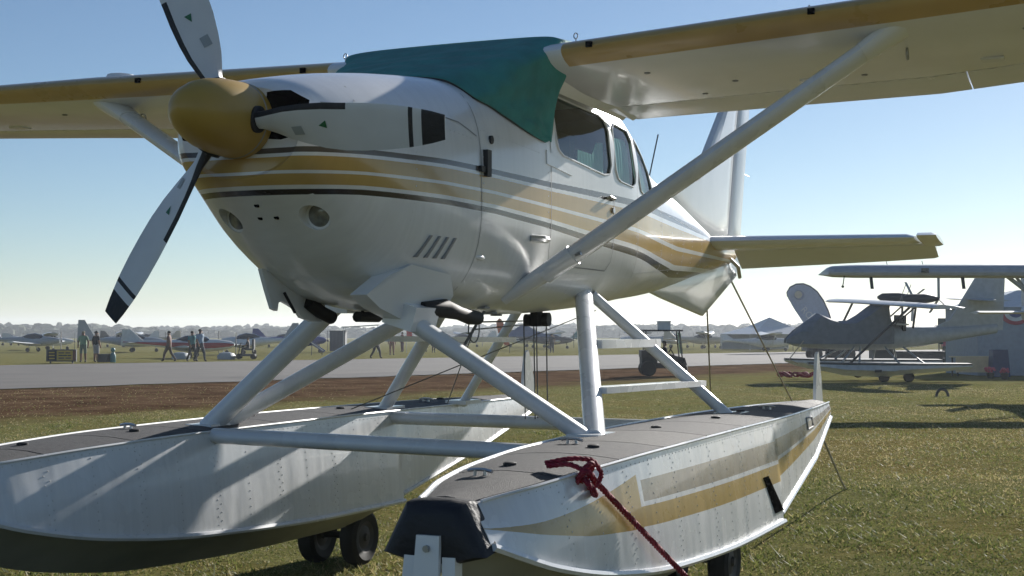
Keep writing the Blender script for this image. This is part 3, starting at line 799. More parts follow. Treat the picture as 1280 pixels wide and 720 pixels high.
def build_wing(sx):
    WSIDE[0] = sx
    mb = MB()
    rings = []
    for X, le, c in WST:
        k = 1. if X < 5.3 else (.75 if X < 5.45 else .3)
        rings.append([wpt(sx, X, le, c, a, b_ * k) for a, b_, g in AF])
    n = len(AF)
    mb.loft(rings, True, True, True, 0, lambda i, j: 1 if (i >= 1 and i < 7 and AF[j][2] and AF[(j + 1) % n][2]) else 0)
    wing = part('wing', mb, ['paint', 'gold'], plane, None, True, 40)
    # flap (corrugated) and aileron
    def trailing(name, X0, X1, droop, corr):
        m2 = MB(); rg = []; N = int((X1 - X0) / (.045 if corr else .3)) + 1
        for i in range(N + 1):
            X = X0 + (X1 - X0) * i / N; le, c = wcham(X); q = (.006 if (corr and i % 2) else 0) / c
            rg.append([wpt(sx, X, le, c, a, b_ + (q if 0 < k < 9 else 0) * (1 if b_ > 0 else -1), droop, .75) for k, (a, b_) in enumerate(((1.0, .002), (.95, .010), (.88, .019), (.80, .028), (.765, .030), (.758, .01), (.765, -.010), (.80, -.011), (.88, -.008), (.95, -.004), (1., -.002)))])
        m2.loft(rg, True, True, True)
        return part(name, m2, 'paint', wing, None, True, 50)
    trailing('flap', .64, 2.735, R(.8), True)
    trailing('aileron', 2.742, 5.2, R(.8), True)
    # fittings: tie-down ring, vents, brackets, stall sensor, marker
    f = MB()
    def under(X, xc, off=0.):
        le, c = wcham(X); z = float(np.interp(xc, [a for a, b_, g in AF[10:]], [b_ for a, b_, g in AF[10:]]))
        p = wpt(sx, X, le, c, xc, z); return Vector(p) - Vector((0, 0, off))
    for X, xc in ((1.1, .25), (1.5, .5), (1.25, .66), (2.2, .62), (3.1, .3)):
        f = MB(); p = under(X, xc); f.lathe([(.018, .002), (.018, -.004), (.012, -.007)], 10, 'Z', p); part('drain_plug', f, 'seam', wing)
    for X in (1.9, 2.9, 3.9):
        f = MB(); p = under(X, .62); f.box(p - Vector((0, 0, .004)), (.12, .10, .012)); part('inspection_plate', f, 'paint', wing)
    f = MB(); p = under(2.5, .34); q = []
    for k in range(14):
        a = 2 * math.pi * k / 13; q.append(p + Vector((0, .03 * math.cos(a), -.03 + .03 * math.sin(a))))
    f.tube(q, .006, 6, cap=False); part('tie_down_ring', f, 'steel', wing)
    for X, y in ((.90, 0), (2.1, 0)):
        le, c = wcham(X); p = Vector(wpt(sx, X, le, c, 0, 0)); f = MB()
        f.box(p + Vector((0, -.004, .005)), (.035, .02, .03)); part('leading_edge_vent', f, 'hole', wing)
    # antenna rods and eye hooks above the wing
    f = MB(); le, c = wcham(1.95); p = Vector(wpt(sx, 1.95, le, c, .3, .079)); f.tube([p, p + Vector((.03, .05, .10))], .005, 5); part('wing_antenna', f, 'cable', wing)
    f = MB(); le, c = wcham(.74); p = Vector(wpt(sx, .74, le, c, .13, .062)); q = [p + Vector((.012 * math.sin(a), 0, .034 - .016 * math.cos(a))) for a in np.linspace(0, 6.28, 12)]
    f.tube(q, .0035, 5, cap=False); f.tube([p, p + Vector((0, 0, .02))], .004, 5); part('lifting_eye', f, 'steel', wing)
    # strut
    st = MB(); lo = Vector((sx * .60, .78, 1.90)); up = Vector((sx * (2.42 if sx > 0 else 2.50), 1.0, wz(2.45) - .115))
    st.oval(lo, up, .225, .098, (0, 1, .0), 20, tail=True)
    s_ = part('wing_strut', st, 'strut', plane)
    cf = MB(); d = (up - lo).normalized()
    cf.oval(lo - d * .24 + Vector((-sx * .03, -.02, 0)), lo + d * .20,   .14, .07, (0, 1, 0), 20, c1=.25, t1=.115)
    part('strut_cuff', cf, 'paint', s_)
    cf = MB(); cf.oval(up - d * .14, up + d * .10, .24, .105, (0, 1, 0), 20, c1=.30, t1=.13); part('strut_cuff', cf, 'paint', s_)
    tp = MB(); tp.tube([lo + d * .25 + Vector((0, -.09, -.03)), lo + d * .29 + Vector((0, -.10, -.045))], .012, 6); part('strut_step', tp, 'steel', s_)
    return wing
wing_p = build_wing(1); wing_s = build_wing(-1)
# wing centre section between the wing roots
mb = MB(); mb.loft([[wpt(1, X, .70, 1.60, a, b_ * .97) for a, b_, g in AF] for X in (-.56, 0, .56)], True, True, True); part('wing_centre', mb, 'paint', plane)
# root fairing over the door
for sx in (1, -1):
    mb = MB(); mb.loft([[(sx * x, y, z) for x, y, z in ((.56, yy, 2.965), (.585, yy, 2.985), (.63, yy, zz - .005), (.66, yy, zz + .01), (.56, yy, zz + .03))] for yy, zz in ((.90, 3.055), (1.3, 3.03), (1.9, 2.995), (2.25, 2.965))], True, True, True); part('root_fairing', mb, 'paint', plane)
b = MB(); p = Vector(wpt(-1, 2.5, .68, 1.63, .2, .073)); b.lathe([(.10, -.005), (.09, .02), (.04, .03)], 14, 'Z', p); part('fuel_cap', b, 'paint', wing_s)

# ---- propeller
prop = bpy.data.objects.new('propeller', None); COL.objects.link(prop); prop.parent = plane; prop.location = (0, -1.40, 2.51)
sp = MB()
prof = [(.001, -.345), (.035, -.338), (.075, -.315), (.112, -.272), (.142, -.215), (.165, -.145), (.179, -.06), (.184, .03), (.185, .10), (.178, .115)]
prof = [(r_ * .905, h_) for r_, h_ in prof]; sp.lathe(prof, 40, 'Y'); part('spinner', sp, 'spin', prop)
sq = MB(); sq.lathe([(.1672, .058), (.1690, .060), (.1690, .064), (.1672, .066)], 40, 'Y'); part('spinner_backplate_joint', sq, 'seam', prop)
def blade():
    mb = MB(); rings = []; st = []
    rr = [.10, .15, .19, .24, .30, .38, .48, .58, .60, .68, .78, .86, .885, .905, .945, .99, 1.05]
    ch = [.075, .078, .09, .12, .152, .178, .198, .203, .203, .200, .188, .172, .166, .160, .147, .130, .100]
    tk = [.075, .07, .06, .045, .034, .026, .020, .016, .016, .013, .011, .009, .009, .008, .008, .007, .006]
    be = [52, 50, 46, 41, 36, 31, 26, 22.5, 22, 20, 17.5, 16, 15.5, 15.2, 15, 14, 13]
    sec_ = [(-.5, 0), (-.44, .30), (-.37, .42), (-.30, .48), (0, .5), (.3, .3), (.5, .04), (.3, -.18), (0, -.3), (-.30, -.30), (-.37, -.26), (-.44, -.18)]
    for r, c, t, b_ in zip(rr, ch, tk, be):
        a = R(b_); ring = []
        for u, v in sec_:
            x = u * c; y = v * t       # u<0 leading edge ; front face is flat, v>0 -> forward
            if r < .2: x, y = u * c, (.5 if v > 0 else -.5) * t * math.sqrt(max(0, 1 - (2 * u) ** 2)) * 1.0
            off = .028 * (1 - abs(r - .55) / .5)
            xx = x + off * .6; ring.append((xx * math.cos(a) + y * math.sin(a), xx * math.sin(a) - y * math.cos(a), r))
        rings.append(ring)
    def mi(i, j):
        r = (rr[i] + rr[i + 1]) / 2
        if r > .945: return 1
        if .885 < r < .905: return 1
        if .15 < r < .60 and j in (0, 1, 10, 11): return 1
        return 0
    mb.loft(rings, True, True, True, 0, mi)
    return mb
bl = blade()
bl_me = bl.mesh('blade', ['bladep', 'boot'], True, 30)
def decal(pts, m):
    # flat print on the front face of a blade: (u along the chord, r along the span)
    mb = MB(); q = []
    for u, r in pts:
        a = R(float(np.interp(r, [.3, .38, .48, .58, .68], [36, 31, 26, 22.5, 20]))); t_ = .5 * float(np.interp(r, [.3, .38, .48, .58], [.034, .026, .020, .016])) * (1 if u < .05 else .72) + .0022
        q.append((u * math.cos(a) + t_ * math.sin(a), u * math.sin(a) - t_ * math.cos(a), r))
    mb.poly(q); return mb
T0 = -.095
for k in range(3):
    th = T0 + k * 2 * math.pi / 3
    ob = bpy.data.objects.new('blade', bl_me); COL.objects.link(ob); ob.parent = prop
    ob.rotation_euler = (0, math.pi / 2 - th, 0)
    for pts, m_ in (([(-.012, .50), (.022, .505), (.012, .465)], 'decal_green'), ([(.02, .33), (.06, .34), (.055, .39), (.015, .38)], 'decal_grey')):
        dc = part('blade_decal', decal(pts, m_), m_, ob, None, False, recalc=False)
    cuff = MB(); cuff.lathe([(.058, .110), (.058, .168), (.047, .172), (.047, .168)], 18, 'Z'); c = part('blade_socket', cuff, 'boot', prop); c.rotation_euler = ob.rotation_euler

# ---- float struts
def sbar(name, p0, p1, chord, thick, cd=(0, 1, 0), m='strut', par=plane):
    b = MB(); b.oval(p0, p1, chord, thick, cd, 18); return part(name, b, m, par)
FZ = .04
sbar('float_strut', (1.08, .28, 1.04), (.42, 1.90, 1.83), .15, .10)            # broad post, near
sbar('float_strut', (1.05, .27, 1.04), (.36, -.42, 1.66), .13, .085)
sbar('float_strut', (1.24, 2.36, 1.04), (.44, 1.98, 1.82), .10, .07)
sbar('float_strut', (-1.14, .16, 1.05), (-.42, 1.62, 1.80), .13, .095)
sbar('float_strut', (-1.16, .12, 1.05), (-.38, .30, 1.80), .15, .115)
sbar('float_strut', (-1.10, 2.06, 1.05), (-.44, 1.72, 1.80), .11, .085)
sbar('float_strut', (-.98, 3.08, 1.05), (-.33, 2.72, 1.82), .09, .065)
for p in ((1.06, .26, 1.05), (-1.15, .14, 1.05), (1.24, 2.38, 1.045), (-1.10, 2.08, 1.05), (-.98, 3.08, 1.05)):
    b = MB(); b.box((p[0], p[1], p[2] + .012), (.17, .26, .03)); part('strut_foot', b, 'paint2', plane)
b = MB(); b.box((.36, -.36, 1.67), (.16, .26, .12), ry=.3); part('strut_fitting', b, 'paint', plane)
b = MB(); b.box((-.38, .28, 1.74), (.14, .2, .1)); part('strut_fitting', b, 'paint', plane)
sbar('spreader_bar', (-.96, -.10, 1.03), (.98, -.10, 1.0), .13, .085, (0, 1, 0))
sbar('spreader_bar', (-.96, 1.92, 1.01), (.98, 1.92, 1.0), .13, .085, (0, 1, 0))
def step(p0, p1, w_=.13, t=.035):
    b = MB(); p0, p1 = Vector(p0), Vector(p1); d = (p1 - p0).normalized(); n = Vector((d.y, -d.x, 0)) * w_ / 2; u = Vector((0, 0, t))
    b.prism([p0 - n, p0 + n, p1 + n - d * .02, p1 + n * .5 + d * .03, p1 - n * .5 + d * .03, p1 - n - d * .02], -u)
    part('boarding_step', b, 'strut', plane)
step((.69, 1.28, 1.54), (.75, 2.26, 1.54), .14, .05); step((.92, .72, 1.29), (1.02, 2.38, 1.272))
step((-.74, 1.36, 1.56), (-.46, 2.76, 1.545))

# ---- floats
DY = [-1.88, -1.72, -1.5, -1.0, -.3, 1.0, 2.2, 3.5, 4.85]
DH = [.105, .145, .205, .27, .315, .335, .325, .255, .125]
DZ = [.972, .985, 1.003, 1.03, 1.048, 1.055, 1.05, 1.04, 1.02]
CY = [-1.88, -1.72, -1.5, -1.0, -.3, 1.0, 1.94, 1.95, 3.4, 4.85]
CH = [.195, .232, .282, .34, .385, .40, .40, .385, .30, .14]
CZ = [.825, .77, .70, .60, .525, .465, .455, .50, .70, .905]
KY = [-1.88, -1.72, -1.5, -1.0, -.3, 1.0, 1.94, 1.95, 3.4, 4.85]
KZ = [.73, .63, .54, .415, .325, .275, .272, .40, .61, .83]
def build_float(sx, cx, dz):
    cx *= sx
    out = sx                                        # outer side direction
    fo = None
    ys = sorted(set([round(v, 3) for v in np.arange(-1.88, 1.935, .0636)] + [1.94] + [round(v, 3) for v in np.linspace(1.95, 4.85, 40)]))
    def prm(y):
        q = min(y, 1.94) if y <= 1.94 else y
        lin = lambda xs, v: float(np.interp(q, xs, v))
        f2 = lambda xs, v: float(hermite(xs[:7], v[:7], q)) if q <= 1.94 else lin(xs, v)
        return float(hermite(DY, DH, y)), float(hermite(DY, DZ, y)) + dz, f2(CY, CH), f2(CY, CZ) + dz, f2(KY, KZ) + dz
    hull = MB(); fy, fs = [], []
    NS = 7
    rings = []
    for y in ys:
        dh, dzz, ch, cz, kz = prm(y); ring = []; 
        for i in range(NS + 1):                     # outer side, deck to chine
            t = i / NS; bul = .012 * math.sin(math.pi * t)
            ring.append((cx + out * (dh + (ch - dh) * t + bul), y, dzz + (cz - dzz) * t)); fy.append(y); fs.append(1 - t)
        for t in (.0, .3, .6, 1.):                   # bottom outer (own vertices so the stripe stays off it)
            sag = .02 * math.sin(math.pi * t)
            ring.append((cx + out * ch * (1 - t), y, cz + (kz - cz) * t + sag - (.0015 if t == 0 else 0))); fy.append(y); fs.append(-1)
        for t in (.6, .3, .0):
            sag = .02 * math.sin(math.pi * t)
            ring.append((cx - out * ch * (1 - t), y, cz + (kz - cz) * t + sag)); fy.append(y); fs.append(-1)
        for i in range(NS, -1, -1):
            t = i / NS; bul = .012 * math.sin(math.pi * t)
            ring.append((cx - out * (dh + (ch - dh) * t + bul), y, dzz + (cz - dzz) * t)); fy.append(y); fs.append(-1)
        rings.append(ring)
    n = len(rings[0])
    hull.loft(rings, True, True, True, 0, lambda i, j: 1 if NS + 1 <= j <= NS + 6 else 0)
    hull.at = {'fy': fy, 'fs': fs}
    fl = part('float', hull, ['float', 'under'], plane, None, True, 28)
    # gunwale strips and chine spray rails
    for s_ in (out, -out):
        g = MB(); pts = []
        for y in ys[1:]:
            dh, dzz, ch, cz, kz = prm(y); pts.append((cx + s_ * (dh + .004), y, dzz + .004))
        g.tube(pts, .007, 6); part('gunwale', g, 'paint2', fl)
        g = MB(); pts = []
        for y in [v for v in ys if v <= 1.94]:
            dh, dzz, ch, cz, kz = prm(y); pts.append((cx + s_ * (ch + .006), y, cz + .004))
        g.tube(pts, .016, 6); part('spray_rail', g, 'paint2', fl)
        g = MB(); pts = []
        for y in [v for v in ys if v >= 1.95]:
            dh, dzz, ch, cz, kz = prm(y); pts.append((cx + s_ * (ch + .004), y, cz + .002))
        g.tube(pts, .014, 6); part('chine_strip', g, 'paint2', fl)
    # deck panels with open joints
    cuts = [-1.86, -1.30, -.72, -.15, .55, 1.3, 2.05, 2.75, 3.5, 4.2, 4.80]
    for k, (a, c) in enumerate(zip(cuts[:-1], cuts[1:])):
        d = MB(); yy = np.linspace(a + .006, c - .006, 7)
        top, bot = [], []
        rg = []
        for y in yy:
            dh, dzz, *_ = prm(y); h = dh - .022
            rg.append([(cx + q * h, y, dzz + .006 + .018 * (1 - q * q)) for q in (-1, -.5, 0, .5, 1)] + [(cx + h, y, dzz - .012), (cx - h, y, dzz - .012)])
        d.loft(rg, True, True, True); part('deck_panel', d, 'deck' if k % 3 else 'deck2', fl, None, True, 30)
    # raised corner margin of the deck
    # pump-out caps, cleats
    for y, x in ((-1.15, -.05), (-.45, .06), (.75, -.02), (1.7, .05), (2.5, 0), (3.3, 0)):
        dh, dzz, *_ = prm(y); d = MB(); d.lathe([(.028, 0), (.028, .010), (.018, .014)], 14, 'Z', (cx + x, y, dzz + .022)); part('pump_cap', d, 'black', fl)
    for y, x in ((-1.42, -.06), (-.30, -.10), (2.9, .08)):
        dh, dzz, *_ = prm(y); d = MB(); c = Vector((cx + x, y, dzz + .05))
        d.tube([c + Vector((-.055, .008, -.012)), c + Vector((-.02, 0, -.006)), c + Vector((.02, 0, -.006)), c + Vector((.055, -.008, -.012))], .008, 7)
        d.tube([c + Vector((-.02, 0, -.008)), c + Vector((-.022, 0, -.04))], .008, 6); d.tube([c + Vector((.02, 0, -.008)), c + Vector((.022, 0, -.04))], .008, 6)
        part('cleat', d, 'alu', fl)
    # rivets
    rv = MB()
    def side(y, t, s_):
        dh, dzz, ch, cz, kz = prm(y); bul = .012 * math.sin(math.pi * t)
        return (cx + s_ * (dh + (ch - dh) * t + bul), y, dzz + (cz - dzz) * t)
    for s_ in (out, -out):
        for i, y in enumerate(np.arange(-1.35, 4.6, .30)):
            dh, dzz, ch, cz, kz = prm(y); m_ = int((dzz - cz) / .042)
            for k in range(1, m_):
                p = side(y, k / m_, s_)
                rv.lathe([(.0045, 0), (.004, .0010 * s_), (.002, .0018 * s_)], 5, 'X', p)
                if i % 2 == 0:
                    p = side(y + .03, (k + .5) / m_, s_); rv.lathe([(.0045, 0), (.004, .0010 * s_), (.002, .0018 * s_)], 5, 'X', p)
        for y in np.arange(-1.6, 4.7, .05):
            p = side(y, .05, s_); rv.lathe([(.004, 0), (.0035, .0010 * s_), (.002, .0016 * s_)], 5, 'X', p)
    part('rivets', rv, 'rivet', fl, kind='stuff')
    # hatch latch and wheel-well slot on the outer side
    h = MB(); q = [side(3.15, .12, out), side(3.42, .14, out), side(3.42, .34, out), side(3.15, .32, out)]
    q = [(p[0] + out * .004, p[1], p[2]) for p in q]; q.append(q[0]); h.tube(q, .006, 5); part('access_hatch', h, 'seam', fl)
    h = MB(); q = [side(1.50, .50, out), side(1.62, .50, out), side(1.94, .88, out), side(1.72, .88, out)]
    h.prism([(p[0] + out * .001, p[1], p[2]) for p in q], (out * .004, 0, 0)); part('wheel_well_slot', h, 'hole', fl)
    # bumper: three facets of black rubber wrapped round the bow
    bm_ = MB(); rg = []
    for y, k, zt, zb in ((-1.845, 1.02, .010, .0), (-1.885, 1.03, .016, -.012), (-1.945, 1.02, .010, -.02), (-1.975, .86, -.012, -.015), (-1.985, .6, -.04, .0)):
        dh, dzz, ch, cz, kz = prm(max(y, -1.88))
        dh, ch = dh * k + .004, ch * k + .004; zt_, zb_ = dzz + zt, cz - .005 + zb
        rg.append([(cx - dh, y, zt_), (cx - dh * .4, y, zt_ + .008), (cx + dh * .4, y, zt_ + .008), (cx + dh, y, zt_), (cx + (dh + ch) / 2, y, (zt_ + zb_) / 2), (cx + ch, y, zb_), (cx + ch * .4, y, zb_ - .03), (cx - ch * .4, y, zb_ - .03), (cx - ch, y, zb_), (cx - (dh + ch) / 2, y, (zt_ + zb_) / 2)])
    bm_.loft(rg, True, True, True); part('bow_bumper', bm_, 'boot', fl, None, True, 40)
    # nose gear: leaf spring, side plates, castering wheel
    g = MB()
    g.prism([(cx - .045, -2.00, .875), (cx + .045, -2.00, .875), (cx + .062, -2.06, .35), (cx - .062, -2.06, .35)], (0, .02, 0))
    part('nose_gear_leaf', g, 'paint2', fl)
    for q in (-1, 1):
        g = MB(); g.prism([(cx + q * .052, -1.99, .80), (cx + q * .10, -1.985, .80), (cx + q * .125, -2.04, .33), (cx + q * .068, -2.045, .33)], (0, .06, 0)); part('nose_gear_plate', g, 'paint2', fl)
    for z in (.83, .72, .58):
        g = MB(); yb = -2.0 - .06 * (.875 - z) / .525; g.lathe([(.013, yb - .012), (.013, yb + .01)], 8, 'Y', (cx, 0, z)); part('bolt', g, 'steel', fl)
    g = MB(); g.tube([(cx, -2.05, .38), (cx, -2.16, .13)], .03, 8)
    part('nose_gear_leg', g, 'paint2', fl)
    def wheel(name, c, r, wd):
        m2 = MB(); m2.lathe([(r * .40, -wd * .30), (r * .55, -wd * .42), (r * .80, -wd * .5), (r * .95, -wd * .36), (r, -wd * .12), (r, wd * .12), (r * .95, wd * .36), (r * .80, wd * .5), (r * .55, wd * .42), (r * .40, wd * .30)], 24, 'X', c, 0, lambda i, j: 0 if 0 < i < 8 else 1)
        m2.lathe([(r * .42, -wd * .3), (r * .16, -wd * .38), (r * .12, -wd * .5)], 16, 'X', c, 1); m2.lathe([(r * .42, wd * .3), (r * .16, wd * .38), (r * .12, wd * .5)], 16, 'X', c, 1)
        part(name, m2, ['tyre', 'hub'], fl)
    wheel('nose_wheel', (cx, -2.18, .125), .13, .10)
    for q in (-1, 1):
        wheel('main_wheel', (cx - .15 + q * .165, 2.02, .185), .195, .13)
    g = MB(); g.tube([(cx, 1.7, .42), (cx, 2.02, .20)], .04, 8); g.tube([(cx - .30, 2.02, .19), (cx + .02, 2.02, .19)], .025, 8); part('main_gear_leg', g, 'exh', fl)
    # water rudder, lifted
    rd = MB(); y = 4.92
    rd.prism([(cx - .012, y, 1.0), (cx - .012, y + .30, .98), (cx - .012, y + .24, 1.20), (cx - .012, y + .13, 1.42), (cx - .012, y + .07, 1.40), (cx - .012, y + .02, 1.2)], (.024, 0, 0)); part('water_rudder', rd, 'strut', fl)
    rd = MB(); rd.box((cx, 4.93, .96), (.06, .14, .12)); part('rudder_bracket', rd, 'alu', fl)
    return fl
build_float(1, 1.27, 0.0)
build_float(-1, 1.28, .0)

# ================================================================ cover, ropes: things that rest on or hang from the seaplane
def cover():
    F = [(fx(y, z) + .004, y, z) for y, z in ((.84, 2.65), (.66, 2.672), (.50, 2.705), (.36, 2.738), (.24, 2.772))] + [(x, y, fzt(y, x) + .004) for x, y in ((.47, .13), (.32, .05), (0, .03))]
    F2 = F + [(-x, y, z) for x, y, z in F[-2::-1]]
    R2 = [(.590, .875, 2.655), (.598, .875, 2.72), (.606, .872, 2.80), (.618, .86, 2.90), (.632, .80, 3.0), (.645, .70, 3.10), (.5, .66, 3.155), (0, .655, 3.165)]
    R2 = R2 + [(-x, y, z) for x, y, z in R2[-2::-1]]
    T2 = [(.592, .885, 2.655), (.60, .885, 2.73), (.61, .885, 2.82), (.63, .90, 2.93), (.665, .92, 3.04), (.672, .80, 3.205), (.5, .85, 3.245), (0, .85, 3.25)]
    T2 = T2 + [(-x, y, z) for x, y, z in T2[-2::-1]]
    U2 = [(.590, .890, 2.655), (.60, .89, 2.73), (.61, .89, 2.82), (.628, .91, 2.93), (.66, .96, 3.05), (.672, 1.15, 3.252), (.5, 1.25, 3.265), (0, 1.25, 3.268)]
    U2 = U2 + [(-x, y, z) for x, y, z in U2[-2::-1]]
    def dens(row):
        row = np.array(row); s_ = np.arange(len(row)); t = np.linspace(0, len(row) - 1, 141)
        return np.stack([hermite(s_, row[:, k], t) for k in range(3)], 1)
    A, B_, C_, D_ = (dens(q) for q in (F2, R2, T2, U2))
    rows = []
    for i in range(29):
        t = i / 28
        p = A * (1 - t) + B_ * t
        # cloth sags a little between its edges, with tension folds
        ph = np.arange(len(p)) / len(p)
        f = math.sin(math.pi * t) ** .6 * (.006 * np.sin(ph * 62 + t * 4) + .007 * np.sin(ph * 31 - t * 6) + .004 * np.sin(t * 22 + ph * 18))
        c = np.array([0, 1.2, 2.4]); d = p - c; d /= np.linalg.norm(d, axis=1)[:, None]
        rows.append(p + d * (f + .004 + .010 * math.sin(math.pi * t))[:, None])
    for t in (.35, .7, 1.): rows.append(B_ * (1 - t) + C_ * t)
    for t in (.5, 1.): rows.append(C_ * (1 - t) + D_ * t)
    mb = MB(); mb.loft([[tuple(q) for q in r] for r in rows], False)
    o = solo('windshield_cover', mb, 'cover', 'green canvas cover stretched over the windshield of the foreground seaplane', 'cover', None, True, 60)
    md = o.modifiers.new('thickness', 'SOLIDIFY'); md.thickness = .006; md.offset = 1
    # dark hem
    h = MB(); h.tube([tuple(q) for q in rows[0]], .006, 6); part('hem', h, 'boot', o)
    h = MB(); h.tube([tuple(q) for q in rows[-1]][2:-2], .006, 6); part('hem', h, 'boot', o)
cover()

def rope(pts, r, n=6, twist=True):
    mb = MB(); P = []
    for a, b_ in zip(pts[:-1], pts[1:]):
        a, b_ = Vector(a), Vector(b_); k = max(2, int((b_ - a).length / .03))
        P += [a.lerp(b_, i / k) for i in range(k)]
    P.append(Vector(pts[-1]))
    rad = [r * (1 + .13 * math.sin(i * 2.1)) for i in range(len(P))]
    mb.tube(P, rad, n); return mb
def braid(mb, pts, r, n=5):
    P = []
    for a, b_ in zip(pts[:-1], pts[1:]):
        a, b_ = Vector(a), Vector(b_); k = max(2, int((b_ - a).length / .012))
        P += [a.lerp(b_, i / k) for i in range(k)]
    P.append(Vector(pts[-1]))
    for _ in range(3): P = [P[0]] + [(P[i - 1] + P[i] * 2 + P[i + 1]) / 4 for i in range(1, len(P) - 1)] + [P[-1]]
    L = 0; phs = [0]
    for i in range(1, len(P)): L += (P[i] - P[i - 1]).length; phs.append(L)
    for k in range(3):
        Q = []
        for i, p in enumerate(P):
            d = (P[min(i + 1, len(P) - 1)] - P[max(i - 1, 0)]).normalized(); u = d.orthogonal().normalized() if abs(d.z) > .95 else d.cross(Vector((0, 0, 1))).normalized(); v = d.cross(u)
            a = phs[i] * 90 + k * 2.0944; Q.append(p + (u * math.cos(a) + v * math.sin(a)) * r * .5)
        mb.tube(Q, r * .58, n)
    return mb
def red_rope():
    k = Vector((1.54, -1.16, 1.035)); e = Vector((1.90, .48, 0.0))
    m = braid(MB(), [k + Vector((.02, .03, -.02)), k.lerp(e, .5) + Vector((0, 0, -.015)), e], .0135)
    o = solo('mooring_rope', m, 'rope_red', 'dark red mooring rope tied to the front edge of the near float', 'rope')
    kn = MB()
    for q in range(3):
        pts = []
        for i in range(22):
            a = 2 * math.pi * i / 21
            pts.append(k + Vector((.012 * q + .03 * math.sin(a * 1.0 + q), .018 + .055 * math.cos(a + q * 1.3), -.02 - .022 * q + (.05 - .008 * q) * math.sin(a))))
        braid(kn, pts, .0125)
    braid(kn, [k + Vector((-.14, -.05, .03)), k + Vector((-.08, -.03, .045)), k + Vector((-.03, .0, .05)), k + Vector((.02, .07, .04)), k + Vector((.05, .10, -.02)), k + Vector((.035, .06, -.07)), k + Vector((.02, .02, -.07))], .011)
    braid(kn, [k + Vector((-.13, -.06, .02)), k + Vector((-.05, -.02, .03)), k + Vector((0.02, -.01, .0))], .011)
    part('knot', kn, 'rope_red', o)
red_rope()
solo('tie_down_rope', rope([(.02, 6.9, 2.20), (-.46, 11.3, 1.08), (-.91, 15.5, 0)], .010), 'rope', 'tan rope running from the tail of the foreground seaplane down to the grass', 'rope')
solo('tie_down_rope', rope([(1.3, 4.75, .90), (1.02, 7.5, .12), (1.0, 7.87, 0)], .010), 'rope', 'thin tan rope pegged to the grass behind the stern of the near float', 'rope')
solo('tie_down_rope', rope([(.0, 6.3, 2.02), (-.9, 9.8, .55), (-1.2, 11.0, 0.0)], .008), 'rope', 'thin pale line hanging under the belly fin of the foreground seaplane', 'rope')

# ================================================================ BACKGROUND
def col(name, c, rough=.5, **k):
    if name not in M: M[name] = mat(name, c, rough, **k)
    return name
col('bg_white', (.62, .63, .63), .35); col('bg_grey', (.30, .33, .36), .4); col('bg_blue', (.03, .05, .22), .35); col('bg_red', (.35, .03, .03), .4)
col('bg_tan', (.45, .40, .30), .5); col('bg_dark', (.04, .045, .05), .5); col('bg_teal', (.05, .2, .2), .4); col('bg_yellow', (.5, .33, .03), .4)
col('canvas_grey', (.20, .22, .25), .75, var=.2); col('seaplane_grey', (.42, .45, .48), .45, var=.15); col('seaplane_float', (.50, .53, .57), .4, var=.15)
R_ANG = math.atan2(.394, .919)         # direction that runs across the field, square to the taxiway row

